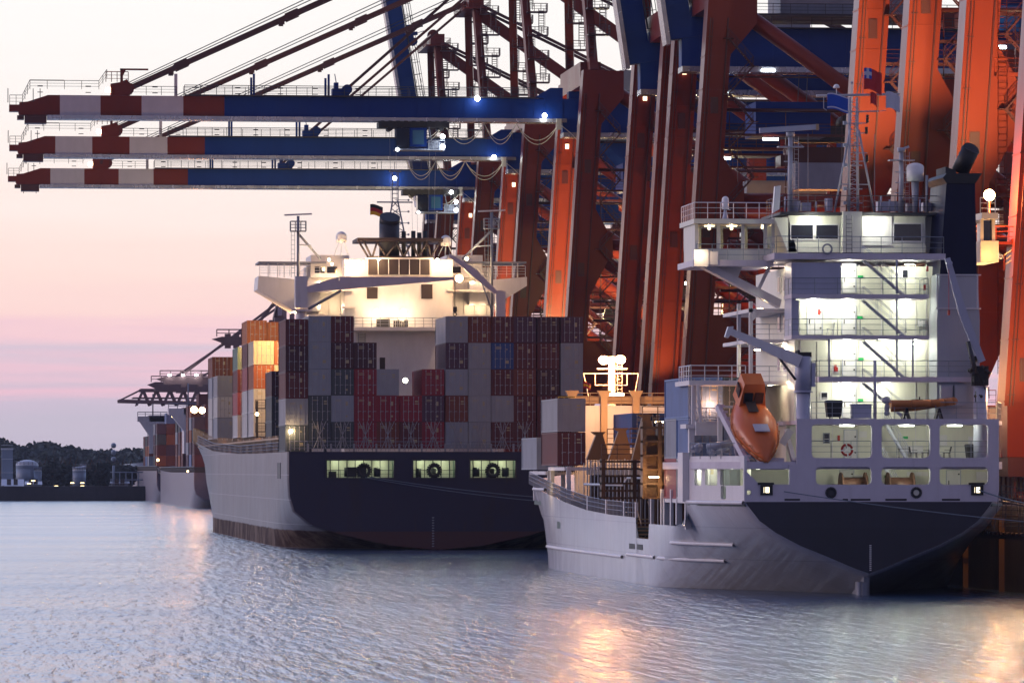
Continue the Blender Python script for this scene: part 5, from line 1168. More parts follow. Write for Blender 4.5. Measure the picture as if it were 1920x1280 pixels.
# bridge deck
YBd = 349.4
g = MB(); q_(g, 1452, 1773, 474, 487, YBd, YBd, 361); q_(g, 1300, 1451, 487, 499, 353.2, 353.2, 361); g.build('bridge_deck', 'ship_lilac', ws)
X0, Z0 = P(1455, 474, YBd); X1, _ = P(1771, 474, YBd); g = MB(); g.rail([(X0-.2, 353, Z0), (X0+.05, YBd+.05, Z0), (X1-.05, YBd+.05, Z0), (X1-.05, 353, Z0)], 1.15, 1.5, .02); g.build('bridge_railing', 'steel_rail', ws)
YBr = 353.2
g = MB(); q_(g, 1478, 1735, 404, 474, YBr, YBr, 360.5)
g.prism([P(1452, 408, YBr), P(1478, 408, YBr), P(1495, 474, YBr), P(1478, 474, YBr)], 'y', YBr, 360)
q_(g, 1735, 1756, 404, 474, YBr+1, YBr+1, 359)
g.build('wheelhouse', 'ship_cream', ws)
g = MB(); q_(g, 1463, 1772, 397, 404, YBr-.6, YBr-.6, 361); g.build('wheelhouse_roof', 'dark_steel', ws)
window(1483, 1524, 422, 448, YBr); window(1530, 1571, 422, 448, YBr); window(1676, 1727, 420, 452, YBr)
g = MB(); q_(g, 1576, 1612, 398, 474, YBr, YBr-1.0, YBr-.01); g.build('mast_trunk', 'ship_cream', ws)
g = MB(); q_(g, 1612, 1672, 405, 460, YBr, YBr-.12, YBr-.01); g.build('white_panel', 'ship_white', ws)
# port wing
g = MB(); YWg = 354.4
X0, Z1 = P(1306, 409, YWg); X1, Zr0 = P(1452, 420, YWg)
q_(g, 1301, 1470, 410, 420, YWg-.5, YWg-.6, 361)
q_(g, 1303, 1450, 466, 488, YWg, YWg, YWg+.15)
for a in (1303, 1344, 1390, 1432, 1447): q_(g, a, a+6, 420, 466, YWg, YWg, YWg+.15)
q_(g, 1303, 1309, 420, 488, YWg, YWg+.16, 360); q_(g, 1303, 1450, 466, 488, YWg, 359.8, 360)
for a in (1309, 1350, 1396, 1438): q_(g, a, a+5, 420, 466, 360, 359.8, 360)
g.build('bridge_wing', 'ship_cream', ws)
g = MB(); q_(g, 1311, 1448, 423, 465, YWg, YWg+.05, YWg+.08); g.build('window', 'wing_glass', ws)
g = MB(); q_(g, 1300, 1327, 468, 500, 353.4, 353, 354.2); q_(g, 1327, 1345, 472, 496, 353.4, 353.1, 354.2); g.build('wing_console', 'ship_white', ws)
X0, Z0 = P(1303, 409, YWg-.6); X1, _ = P(1448, 409, YWg-.6); g = MB(); g.rail([(X0, 360.5, Z0), (X0, YWg-.5, Z0), (X1, YWg-.5, Z0)], 1.1, .9, .025); g.build('wing_railing', 'ship_white', ws)
g = MB(); X0, Z0 = P(1306, 487, 353.3); X1, _ = P(1452, 487, 353.3); g.rail([(X0, 353.3, Z0), (X1, 353.3, Z0)], 1.1, 1.1, .02); g.build('wing_railing', 'steel_rail', ws)
g = MB(); a_ = P(1335, 503, 355); c_ = P(1462, 568, 355)
g.prism([P(1315, 500, 354.8), P(1345, 500, 354.8), P(1466, 562, 354.8), P(1462, 577, 354.8), P(1450, 570, 354.8)], 'y', 354.8, 356.2); g.prism([P(1340, 500, 355), P(1392, 500, 355), P(1385, 520, 355), P(1400, 538, 355)], 'y', 355.2, 355.8)
b_ = P(1443, 499, 355); d_ = P(1421, 545, 355); g.beam((b_[0], 355, b_[1]), (d_[0], 355, d_[1]), .25, .22); g.build('wing_brace', 'ship_white', ws)
# starboard wing, lit orange
g = MB(); q_(g, 1836, 1866, 400, 412, 356, 355, 361); q_(g, 1836, 1870, 452, 492, 356, 355.5, 361); q_(g, 1836, 1842, 412, 452, 356, 355.6, 355.8); q_(g, 1858, 1864, 412, 452, 356, 355.6, 361); g.build('bridge_wing', 'ship_cream', ws)
g = MB(); q_(g, 1842, 1858, 414, 452, 356, 355.9, 356); g.build('window', 'dark_glass', ws)
X0, Z0 = P(1838, 400, 355); X1, _ = P(1866, 400, 355); g = MB(); g.rail([(X0, 355, Z0), (X1, 355, Z0)], 1.1, .6, .03); g.build('wing_railing', 'ship_white', ws)
# port side galleries
XG = P(1403, 600, 356)[0]
g = MB()
for py in (574, 632, 712): _, z = P(0, py, 356); g = MB(); g.bx(XG, XH, 355.5, 368, z-.25, z); g.build('side_gallery', 'ship_white', ws)
g = MB()
_, zz0 = P(0, 785, 356); _, zz1 = P(0, 560, 356); g.bx(XG, XG+.25, 361, 361.3, zz0, zz1); g.build('gallery_post', 'ship_white', ws); g = MB(); g.bx(XG, XG+.25, 355.5, 355.8, zz0, zz1)
for py in (574, 632, 712):
    _, z = P(0, py, 356)
    g.prism([(XG+.2, z-.2), (XG+.9, z-.2), (XG+.2, z-.9)], 'y', 355.45, 355.75)
g.build('side_gallery', 'ship_white', ws)
for py in (632, 712): _, z = P(0, py, 356); g = MB(); g.rail([(XG+.1, 355.55, z), (XH, 355.55, z)], 1.05, 1.4, .02); g.build('side_railing', 'steel_rail', ws)
# side windows seen at a slant on the port side of the house
for py in (521, 595, 672):
    for y_ in (356.0, 358.6):
        _, z = P(0, py, 356); g = MB(); g.bx(XH-.08, XH-.002, y_-.1, y_+1.0, z-.75, z+.1+.35); w_ = g.build('window', 'ship_white', ws)
        g = MB(); g.bx(XH-.1, XH-.081, y_, y_+.9, z-.65, z+.35); g.build('pane', 'dark_glass', w_)
# boat deck platform on the port quarter
g = MB(); q_(g, 1292, 1400, 713, 722, 355, 355, 362)
for px in (1297, 1393): q_(g, px, px+4, 722, 795, 355, 355, 355.25)
a_ = P(1308, 722, 355); c_ = P(1314, 792, 355); g.beam((a_[0], 355, a_[1]), (c_[0], 355, c_[1]), .2, .22); q_(g, 1304, 1346, 790, 816, 356, 355.8, 357); q_(g, 1346, 1354, 757, 862, 354, 353.8, 354.2); q_(g, 1354, 1392, 760, 764, 354, 354, 356)
g.build('boat_platform', 'ship_white', ws)
X0, Z0 = P(1296, 713, 355); X1, _ = P(1398, 713, 355); g = MB(); g.rail([(X0, 361, Z0), (X0, 355.05, Z0), (X1, 355.05, Z0)], 1.05, 1.1, .03); X0, Z0 = P(1303, 790, 355); X1, _ = P(1345, 790, 355); g.rail([(X0, 355, Z0), (X1, 355, Z0)], .95, 1, .025)
g.build('platform_railing', 'ship_white', ws)
X0, Z0 = P(1305, 860, 350); X1, _ = P(1400, 860, 350); g = MB(); g.rail([(X0, 353, Z0), (X1, 347.5, Z0)], 1.1, 1.1, .022); X2, Z2 = P(1352, 760, 354); g.ladder((X2-.1, 353.6, Z2), (X2-.1, 353.6, Z2+1.3), .35, .25, .025); g.build('quarter_railing', 'steel_rail', ws)
g = MB(); X0, Z0 = P(1320, 858, 352)
for q in range(9): g.ball((X0+random.uniform(-.8,1.6), 352+random.uniform(-.4,.4), Z0+.3+random.random()*.5), random.uniform(.15,.32), 8, 5, (1,.7,.9))
g.tube((X0+.2, 352, Z0+.7), (X0+2.2, 352, Z0+1.1), .25, 8); g.build('canvas_bundle', 'casing_grey', ws)
# lifeboat launching ramp
g = MB(); a_ = P(1346, 762, 352.5); c_ = P(1401, 868, 347.2)
g.beam((a_[0], 352.5, a_[1]), (c_[0], 347.2, c_[1]), .3, .45)
for q in range(9): p = Vector((a_[0], 352.5, a_[1])).lerp(Vector((c_[0], 347.2, c_[1])), (q+.5)/9); g.bx(p.x, p.x+.35, p.y-.1, p.y+.1, p.z+.2, p.z+.36)
b_ = P(1478, 808, 350); d_ = P(1489, 868, 347.2); g.beam((b_[0], 351, b_[1]), (d_[0], 347.2, d_[1]), .3, .4); b_ = P(1483, 806, 349); d_ = P(1466, 832, 349); g.beam((b_[0], 349, b_[1]), (d_[0], 349, d_[1]), .12, .5)
e1 = P(1372, 800, 350); e2 = P(1385, 862, 350); g.beam((e1[0], 350, e1[1]), (e2[0], 350, e2[1]), .25, .3)
q_(g, 1425, 1470, 858, 880, 347.5, 347.4, 349); g.build('launching_ramp', 'ship_lilac', ws)
# lifeboat
def loft(mb, rings, cap=True):
    n_ = len(rings[0]); b0_ = len(mb.v)
    for r_ in rings: mb.v += [tuple(p) for p in r_]
    for j in range(len(rings)-1):
        for i in range(n_): k = (i+1) % n_; mb.face((b0_+j*n_+i, b0_+j*n_+k, b0_+(j+1)*n_+k, b0_+(j+1)*n_+i), True)
    if cap: mb.face([b0_+i for i in range(n_)][::-1]); mb.face([b0_+(len(rings)-1)*n_+i for i in range(n_)])
tip = Vector((P(1437, 866, 346.2)[0], 346.2, P(1437, 866, 346.2)[1])); tail = Vector((P(1397, 759, 352.2)[0], 352.2, P(1397, 759, 352.2)[1]))
ax = (tip-tail); Llb = ax.length; ax.normalize(); side = ax.cross(Vector((0,0,1))).normalized(); upv = side.cross(ax).normalized()
lbt = thing('lifeboat', 'orange enclosed free fall lifeboat on its ramp at the white ship stern', 'lifeboat', tail)
secs = [(0,.65,.6),(.05,.85,.8),(.2,1.25,1.05),(.42,1.55,1.2),(.58,1.48,1.12),(.71,1.2,.95),(.83,.82,.7),(.93,.4,.42),(1,.04,.06)]
g = MB(); rings = []
for u, w_, h__ in secs:
    c = tail+ax*(Llb*u)+upv*(.15-.1*u); ring = []
    for k_ in range(20):
        a2 = 2*math.pi*k_/20; cx_, cz_ = math.cos(a2), math.sin(a2)
        ex = .75; px_ = math.copysign(abs(cx_)**ex, cx_)*w_; pz_ = math.copysign(abs(cz_)**ex, cz_)*h__
        if cz_ < 0: px_ *= (1-.7*abs(cz_)**1.5); pz_ *= 1.2
        ring.append(c+side*px_+upv*pz_)
    rings.append(ring)
loft(g, rings); g.build('hull', 'orange', lbt)
g = MB()
for s_ in (-1, 1):
    pts = [tail+ax*(Llb*u)+upv*(.0)+side*s_*(w_*1.0+.03) for u, w_, h__ in secs]; g.path([tuple(p) for p in pts], .07, 6)
    for q in range(7):
        u0, u1 = q/8+.06, (q+1)/8+.06; w0 = interp(u0, [(a, b2) for a, b2, _ in secs]); w1 = interp(u1, [(a, b2) for a, b2, _ in secs])
        A_ = tail+ax*(Llb*u0)+side*s_*(w0+.06)+upv*.5; B_ = tail+ax*(Llb*u1)+side*s_*(w1+.06)+upv*.5; g.path([tuple(A_.lerp(B_, t2)-upv*.28*(1-(2*t2-1)**2)) for t2 in (0,.25,.5,.75,1)], .025, 4)
g.build('grab_line', 'orange_rib', lbt)
def obox(mb, c, dx, dy, dz, sx, sy, sz, top=1.0):
    lo = [tuple(c+dx*a*sx/2+dy*b2*sy/2-dz*sz/2) for a, b2 in ((-1,-1),(1,-1),(1,1),(-1,1))]; hi = [tuple(c+dx*a*sx/2*top+dy*b2*sy/2*top+dz*sz/2) for a, b2 in ((-1,-1),(1,-1),(1,1),(-1,1))]; mb.hexa(lo, hi)
cc2 = tail+ax*(Llb*.12)+upv*1.75
g = MB(); obox(g, cc2, side, ax, upv, 1.95, 1.9, 1.9, .74); cab_ = g.build('cabin', 'orange', lbt)
fwd = (ax*.98-upv*.2).normalized()
for s_ in (-1, 1):
    g = MB(); obox(g, cc2+ax*.90+side*s_*.38-upv*.05, side, upv, ax, .62, .8, .12); g.build('window', 'dark_glass', cab_)
    g = MB(); obox(g, cc2+side*s_*.88+upv*.05, ax, upv, side, .9, .75, .12); g.build('window', 'dark_glass', cab_)
g = MB(); obox(g, tail+ax*(Llb*.66)+upv*1.20, side, ax, upv, 1.05, .9, .06); g.build('hatch', 'ship_blue_grey', lbt)
g = MB(); obox(g, tail+ax*(Llb*.33)+upv*1.40+side*.2, side, ax, upv, .7, 1.3, .05); g.build('top_hatch', 'brown_louvre', lbt)
# deck cranes
YC1 = 346.9
X0, Zt = P(1506, 668, YC1); _, Zm = P(0, 732, YC1); g = MB(); g.tube((X0, YC1, zA), (X0, YC1, Zm), .5, 24); g.tube((X0, YC1, Zm), (X0, YC1, Zt), .57, 24); g.tube((X0, YC1, Zm-.05), (X0, YC1, Zm+.06), .66, 24)
q_(g, 1520, 1527, 680, 725, YC1, YC1-.4, YC1+.3)
ck = g.build('deck_crane', 'ship_blue_grey', ws)
g = MB(); q_(g, 1494, 1520, 660, 669, YC1, YC1-.4, YC1+.4)
for q in range(8): g.ball((X0+random.uniform(-.5,.5), YC1+random.uniform(-.3,.3), Zt+random.uniform(0,.35)), .13, 6, 4)
g.build('winch', 'black_gear', ck)
g = MB(); a_ = P(1500, 678, YC1-.6); c_ = P(1366, 620, YC1-.6); g.beam((a_[0], YC1-.6, a_[1]), (c_[0], YC1-.6, c_[1]), .4, .85, w2=.35, h2=.42); g.prism([P(1372, 612, YC1), P(1362, 613, YC1), P(1356, 632, YC1), P(1362, 634, YC1), P(1371, 623, YC1)], 'y', YC1-.85, YC1-.35); g.build('jib', 'ship_white', ck)
a_ = P(1456, 664, YC1-.6); c_ = P(1492, 712, YC1-.5); g = MB(); g.tube((a_[0], YC1-.6, a_[1]), (c_[0], YC1-.5, c_[1]), .09, 8); g.beam((a_[0]-.5, YC1-.6, a_[1]+.2), (a_[0]+.2, YC1-.6, a_[1]-.1), .2, .2); g.build('hydraulic_ram', 'dark_steel', ck)
g = MB(); X1, Z1 = P(1531, 640, 347.5); _, Z0 = P(0, 785, 347.5); g.ladder((X1, 347.5, Z0), (X1, 347.5, Z1), .35, .3, .02, (0,1,0)); g.build('ladder', 'dark_steel', ck)
YC2 = 348.2
X0, Zt = P(1838, 724, YC2); g = MB(); g.tube((X0, YC2, zA), (X0, YC2, Zt), .48, 24); g.tube((X0, YC2, Zt-.06), (X0, YC2, Zt), .55, 24); ck = g.build('deck_crane', 'ship_blue_grey', ws)
g = MB(); q_(g, 1824, 1851, 686, 723, YC2, YC2-.5, YC2+.5)
for q in range(26): p = P(random.uniform(1818,1856), random.uniform(668,745), YC2-.5); g.ball((p[0], YC2+random.uniform(-.7,.1), p[1]), random.uniform(.06,.17), 6, 4)
for q in range(8): p = P(random.uniform(1820,1855), random.uniform(670,745), YC2); g.tube((p[0], YC2-.6, p[1]), (p[0]+random.uniform(-.4,.4), YC2-.6, p[1]-.8), .04, 5)
g.build('winch', 'black_gear', ck)
g = MB(); a_ = P(1841, 678, YC2-.4); b_ = P(1806, 590, YC2-.4); c_ = P(1776, 484, YC2-.4); g.beam((a_[0], YC2-.4, a_[1]), (b_[0], YC2-.4, b_[1]), .35, .5, w2=.35, h2=.55); g.beam((b_[0], YC2-.4, b_[1]), (c_[0], YC2-.4, c_[1]), .35, .55, w2=.3, h2=.36); g.tube((c_[0]+.15, YC2-.7, c_[1]-.35), (c_[0]+.15, YC2-.1, c_[1]-.35), .17, 12); g.build('jib', 'ship_blue_grey', ck)
g = MB(); a_ = P(1815, 640, YC2-.7); b_ = P(1830, 700, YC2-.7); g.tube((a_[0], YC2-.7, a_[1]), (b_[0], YC2-.7, b_[1]), .16, 8); g.build('hydraulic_ram', 'dark_steel', ck)
g = MB(); b_ = P(1779, 505, YC2-.6); d_ = P(1779, 588, YC2-.6); g.tube((b_[0], YC2-.6, b_[1]), (d_[0], YC2-.6, d_[1]), .02, 4); g.bx(d_[0]-.07, d_[0]+.07, YC2-.7, YC2-.5, d_[1]-.1, d_[1]+.25); g.build('hook_block', 'red_sign', ck)
# masts on the wheelhouse roof
Ym = 354.0
zr = P(0, 397, Ym)[1]
def mz(py): return P(0, py, Ym)[1]
def mxx(px): return P(px, 300, Ym)[0]
g = MB(); X0 = mxx(1600)
for dx, dy in ((-.32,-.3),(.32,-.3),(-.32,.3),(.32,.3)): g.tube((X0+dx, Ym+dy, zr), (X0+dx*.8, Ym+dy*.8, mz(170)), .055, 6)
for q in range(26):
    z = lerp(zr, mz(172), q/26); z2 = lerp(zr, mz(172), (q+1)/26); g.tube((X0-.3, Ym-.28, z), (X0+.3, Ym-.28, z), .025, 4, cap=False); g.tube((X0-.3 if q % 2 else X0+.3, Ym+.28, z), (X0+.3 if q % 2 else X0-.3, Ym+.28, z2), .02, 4, cap=False)
g.tube((mxx(1563), Ym, zr), (mxx(1594), Ym, mz(232)), .08, 6); g.tube((mxx(1641), Ym, zr), (mxx(1610), Ym, mz(232)), .08, 6)
g.tube((mxx(1574), Ym, mz(336)), (mxx(1630), Ym, mz(336)), .04, 5)
g.tube((mxx(1529), Ym-.3, mz(168)), (mxx(1685), Ym-.3, mz(164)), .09, 6); g.tube((mxx(1588), Ym, mz(198)), (mxx(1648), Ym, mz(196)), .05, 5); g.tube((mxx(1650), Ym, mz(196)), (mxx(1662), Ym, mz(194)), .03, 5)
g.tube((X0-.1, Ym, mz(170)), (X0-.1, Ym, mz(140)), .03, 5); g.ball((X0-.1, Ym, mz(142)), .1, 6, 4)
for px, py in ((1625,213),(1624,232),(1624,286),(1626,270),(1612,250)): g.tube((X0, Ym, mz(py+6)), (mxx(px), Ym, mz(py+6)), .035, 4)
for py in (220, 262, 300, 345, 372): g.tube((X0-.5, Ym-.2, mz(py)), (X0+.6, Ym-.2, mz(py)), .04, 4); g.bx(X0-.75, X0-.5, Ym-.3, Ym-.05, mz(py)-.1, mz(py)+.15)
g.path([(mxx(1543), Ym-.3, mz(168)), (mxx(1543), Ym-.3, mz(192)), (mxx(1549), Ym-.3, mz(196))], .03, 5)
mast = g.build('lattice_mast', 'casing_grey', ws)
g = MB()
for px, a, c in ((1626,203,219),(1624,227,239),(1625,279,294)): 
    for q in range(3): z = lerp(mz(c), mz(a), (q+.5)/3); g.tube((mxx(px), Ym-.1, z-.09), (mxx(px), Ym-.1, z+.09), .1, 8)
g.build('signal_lamp', 'black_gear', mast)
g = MB(); g.ball((mxx(1567), Ym-.3, mz(152)), .23, 12, 6, lo=-10); g.tube((mxx(1567), Ym-.3, mz(167)), (mxx(1567), Ym-.3, mz(153)), .03, 5); g.build('antenna', 'white_plastic', mast)
for px in (1515, 1640): g = MB(); g.tube((mxx(px), Ym, mz(397)), (mxx(px), Ym, mz(240)), .02, 4); g.build('whip_antenna', 'grey_steel', ws)
g = MB(); g.path([(mxx(1605), Ym, mz(166)), (mxx(1618), Ym, mz(122)), (mxx(1618), Ym, mz(168))], .025, 4); g.build('whip_antenna', 'grey_steel', ws)
def radar(px, ptop, a, c, Y, nm='radar_mast', w_=.22):
    X0, Zt = P(px, ptop, Y); z0 = P(0, 397, Y)[1]; g = MB(); g.tube((X0, Y, z0), (X0, Y, Zt), w_, 10, w_*.7); g.bx(X0-.9, X0+.9, Y-.4, Y+.4, lerp(z0, Zt, .86), lerp(z0, Zt, .86)+.08)
    g.ladder((X0+.42, Y, z0), (X0+.42, Y, Zt), .3, .3, .02); g.tube((X0, Y, Zt), (X0, Y, Zt+.3), .3, 10)
    for q in range(4): z = lerp(z0, Zt, .2+.16*q); g.bx(X0-.45, X0+.5, Y-.05, Y+.05, z, z+.06)
    o = g.build(nm, 'casing_grey', ws)
    p, q2 = P(a[0], a[1], Y-.3), P(c[0], c[1], Y-.3); g = MB(); g.beam((p[0], Y-.3, p[1]), (q2[0], Y-.3, q2[1]), .28, a[2]); g.build('radar_scanner', 'ship_blue_grey', o); return o
radar(1482, 256, (1424,245,.36), (1535,238,.3), 354.5)
g = MB(); q_(g, 1530, 1535, 233, 244, 354.1, 353.98, 354.25); g.build('scanner_end', 'tan', ws)
radar(1690, 285, (1684,282,.16), (1704,275,.14), 354.5)
X0, Zb_ = P(1716, 340, 354); _, Zt = P(0, 300, 354); g = MB(); g.tube((X0, 354, Zb_), (X0, 354, Zt-.1), .60, 20, .62); g.ball((X0, 354, Zt-.12), .62, 20, 6, (1,1,.55), lo=0); rd = g.build('radome', 'white_plastic', ws)
g = MB(); g.tube((X0, 354, P(0,397,354)[1]), (X0, 354, Zb_), .16, 10, .28); g.bx(X0-.9, X0+.8, 353.8, 354.2, P(0,362,354)[1], P(0,362,354)[1]+.06); g.tube((X0+.75, 353.6, P(0,397,354)[1]), (X0+.75, 353.6, Zb_+.4), .1, 8); g.build('radome_stand', 'casing_grey', ws)
X0, Zt = P(1360, 369, 355.5); _, Zb_ = P(0, 385, 355.5); g = MB(); g.ball((X0, 355.5, Zt-.22), .25, 14, 6, lo=-10); g.tube((X0, 355.5, Zb_), (X0, 355.5, Zt-.24), .25, 14); g.build('radome', 'white_plastic', ws)
g = MB(); g.tube((X0, 355.5, P(0,410,355.5)[1]), (X0, 355.5, Zb_), .28, 10, .08); g.tube((X0+.25, 355.5, Zb_-.05), (X0+.25, 355.5, Zb_+.02), .12, 8); g.build('radome_stand', 'ship_blue_grey', ws)
g = MB(); g.prism([P(1448, 400, 353), P(1460, 393, 353), P(1463, 348, 353), P(1452, 350, 353)], 'y', 352.7, 353.2); g.build('searchlight', 'white_plastic', ws)
X0, Z0 = P(1468, 397, 352.8); X1, _ = P(1768, 397, 352.8); g = MB(); g.rail([(X0, 360, Z0), (X0, 352.8, Z0), (X1, 352.8, Z0), (X1, 360, Z0)], 1.15, 1.15, .022); g.build('roof_railing', 'dark_steel', ws)
g = MB()
for a, c, u in ((1482,1500,376),(1503,1520,380),(1645,1690,378),(1700,1712,382),(1730,1745,380),(1550,1560,372)): g = MB(); q_(g, a, c, u, 396, 355, 354.8, 355.6); g.build('roof_equipment', 'ship_blue_grey', ws)
g = MB()
for px in (1472,1498,1530,1548,1652,1668,1725): X_, Z_ = P(px, 397, 353.4); g = MB(); g.tube((X_, 353.4, Z_), (X_, 353.4, Z_+random.uniform(.7,1.2)), .07, 6); g.build('roof_vent', 'ship_blue_grey', ws)
X0, Z0 = P(1592, 474, 352); _, Z1 = P(0, 395, 352); g = MB(); g.ladder((X0, 352, Z0), (X0, 352, Z1), .4, .28, .022); g.build('ladder', 'dark_steel', ws)
g = MB(); X0, Z0 = P(1551, 467, 349.3); g.torus((X0, 349.25, Z0), .32, .07, 'y', 18, 6); g.build('hose_reel', 'grey_steel', ws)
# flags
for nm, px, py, w_, h__, bands, mats, lab in (
    ('flag', 1620, 128, 34, 40, (lambda u, v: (1 if (u < .42 and v < .5 and (abs(v-.25) < .05 or abs(u-.21) < .045)) else (2 if (u < .42 and v < .5) else 0))), ['flag_red','flag_white','flag_blue'], 'red ensign with small dark canton at the top of the lattice mast'),
    ('flag', 1551, 175, 40, 30, (lambda u, v: 1 if (v < .1 or .84 < v < .94) else 0), ['flag_blue','flag_white'], 'blue flag with thin white edge stripes left of the lattice mast'),
    ('flag', 1661, 172, 27, 31, (lambda u, v: 0), ['flag_white'], 'plain white flag right of the lattice mast'),
    ('flag', 1632, 173, 14, 22, (lambda u, v: 0), ['flag_red'], 'small red pennant under the right yard of the mast')):
    g, o_ = flag(nm, '', px, py, w_, h__, 353.4, bands); tag(g.build('flag', mats, None, origin=o_), lab, 'flag', 'flags on the mast of the white ship')
g, o_ = flag('flag', '', 1094, 716, 14, 12, 470, lambda u, v: min(2, int(v*3))); tag(g.build('flag', ['flag_red', 'flag_gold', 'flag_red'], None, origin=o_), 'small red and gold flag beside the lit foremast', 'flag')
# lamps of the white ship
def strip(px, py, Y, w_=.55, pw=70, col=WHT, mat='lamp_white', dz=0):
    X0, Z0 = P(px, py, Y); lampfix(ws, (X0, Y, Z0+dz), mat, col, pw, (w_, .08, .07), 'ceiling_lamp', (0, .1, -.12), .12)
for px in (1590, 1702, 1808): strip(px, 876, 347.3, .5, 130)
for px in (1472,): strip(px, 876, 348, .35, 60)
for px in (1588, 1700, 1790): strip(px, 797, 347.3, .5, 130)
for px, py in ((1588,724),(1660,722),(1760,722)): strip(px, py, 351.2, .3, 190)
for px, py in ((1588,644),(1655,644),(1715,644)): strip(px, py, 351.2, .3, 190)
for px, py in ((1528,568),(1588,568),(1700,568)): strip(px, py, 351.2, .3, 190)
for px, py in ((1592,497),(1705,495)): strip(px, py, 351.4, .3, 190)
for px, py in ((1525,410),(1643,412)): strip(px, py, 352.0, .4, 150)
for px, py, pw in ((1372,423,40),(1330,423,30),(1430,421,30)): strip(px, py, 357, .35, pw, WRM, 'lamp_warm')
for px, py, Y, pw in ((1472,647,356.5,170),(1425,578,357,190),(1482,716,355,170),(1440,500,356,110),(1420,655,357,160),(1445,718,357,150)): strip(px, py, Y, .2, pw, (1,.85,.62), 'lamp_warm')
X0, Z0 = P(1312, 478, 352.6); g = MB(); g.ball((X0, 352.7, Z0), .16, 8, 6); g.build('floodlight', 'lamp_white', ws); light(ws, (X0, 352.2, Z0), WRM, 60, .1)
X0, Z0 = P(1860, 476, 354.6); light(ws, (X0, 354.2, Z0), SOD, 160, .1)
for px, Y in ((1310, 357), (1338, 356), (1372, 353)): X0, Z0 = P(px, 880, Y); light(ws, (X0, Y, Z0), WHT, 90, .1)
g = MB(); g.bx(XP+.3, XI-.003, 358, 358.3, 6.37, zA-.31); g.build('house', 'ship_cream', ws)
light(ws, (XC-9.3, 357, 13.2), (1,.5,.25), 160, .2); light(ws, (XC-5.5, 349.5, 14.2), (1,.8,.6), 60, .2)
# loose things on the decks
def bin_(px, py, Y, h_py, label, w_=1.15):
    X0, Z0 = P(px, py, Y); Z1 = P(px, h_py, Y)[1]; rt = thing('waste_bin', label, 'bin', (X0, Y, Z0), 'black waste bins on the white ship')
    g = MB(); hx = w_/2; g.hexa([(X0-hx*.8,Y-.35,Z0+.12),(X0+hx*.8,Y-.35,Z0+.12),(X0+hx*.8,Y+.35,Z0+.12),(X0-hx*.8,Y+.35,Z0+.12)], [(X0-hx,Y-.42,Z1-.12),(X0+hx,Y-.42,Z1-.12),(X0+hx,Y+.42,Z1-.12),(X0-hx,Y+.42,Z1-.12)]); g.build('body', 'black_gear', rt)
    g = MB(); g.hexa([(X0-hx-.04,Y-.45,Z1-.12),(X0+hx+.04,Y-.45,Z1-.12),(X0+hx+.04,Y+.45,Z1-.12),(X0-hx-.04,Y+.45,Z1-.12)], [(X0-hx*.9,Y-.3,Z1),(X0+hx*.9,Y-.3,Z1),(X0+hx*.9,Y+.3,Z1),(X0-hx*.9,Y+.3,Z1)]); g.build('lid', 'dark_steel', rt)
    for s_ in (-1, 1): g = MB(); g.tube((X0+s_*hx*.6, Y-.3, Z0+.09), (X0+s_*hx*.6+.06, Y-.3, Z0+.09), .09, 8); g.build('wheel', 'dark_steel', rt)
bin_(1563, 785, 347.6, 750, 'black waste bin with sloping lid on the boat deck, left of the dark orange dinghy')
bin_(1822, 861, 348.6, 832, 'left of two black bins behind the upper right opening', .85); bin_(1845, 861, 348.8, 832, 'right of two black bins behind the upper right opening', .7)
X0, Z0 = P(1614, 785, 347.6); g = MB(); q_(g, 1597, 1633, 759, 784, 347.6, 347.4, 348.1); q_(g, 1595, 1635, 757, 759, 347.6, 347.35, 348.15); tag(g.build('deck_locker', 'ship_blue_grey', None, origin=(X0, 347.6, Z0)), 'blue grey deck locker between the black bin and the dinghy', 'locker')
for k_, (a, c) in enumerate(((1763,1785),(1789,1812))):
    X0, Z0 = P((a+c)/2, 785, 349.2); g = MB(); q_(g, a, c, 722, 760, 349.2, 349.0, 349.55); q_(g, a+2, c-2, 726, 744, 349, 348.95, 349); tag(g.build('vent_box', 'casing_grey', None, origin=(X0, 349.2, Z0)), ['left','right'][k_]+' of two grey ventilation boxes behind the dinghy', 'vent', 'grey ventilation boxes')
# rescue dinghy
a_ = Vector((P(1668, 757, 347)[0], 347, P(1668, 757, 347)[1])); c_ = Vector((P(1790, 752, 347)[0], 347, P(1790, 752, 347)[1]))
rt = thing('rescue_boat', 'dark orange inflatable rescue dinghy with canvas wrapped outboard on the boat deck', 'boat', (a_+c_)/2-Vector((0,0,.6)))
g = MB(); ln = (c_-a_).length
for s_ in (-1, 1):
    pts = [a_+Vector((ln*u, s_*w_, zz_)) for u, w_, zz_ in ((0,.75,.0),(.3,.85,0),(.6,.8,.03),(.8,.6,.1),(.93,.3,.16),(1,0,.2))]
    for p, q in zip(pts, pts[1:]): g.tube(p, q, .26, 12)
g.build('tube', 'orange_rib', rt)
g = MB(); secs2 = [(.02,.7,.0),(.4,.8,0),(.75,.55,.08),(1,.05,.25)]; rings = [[a_+Vector((ln*u, -w_, zz_)), a_+Vector((ln*u, 0, zz_-.55*(1-u*u*.8))), a_+Vector((ln*u, w_, zz_)), a_+Vector((ln*u, 0, zz_+.05))] for u, w_, zz_ in secs2]; loft(g, rings); g.build('hull', 'orange_rib', rt)
g = MB(); o0 = a_+Vector((-.25, -.1, -.1)); g.ball(tuple(o0+Vector((0,0,.35))), .3, 10, 6, (1,.8,.9)); g.ball(tuple(o0+Vector((.05,0,-.15))), .2, 10, 6, (1,.8,1.6)); g.ball(tuple(o0+Vector((0.05,0,-.55))), .22, 10, 6, (1,.7,.8)); g.build('outboard_motor', 'casing_grey', rt)
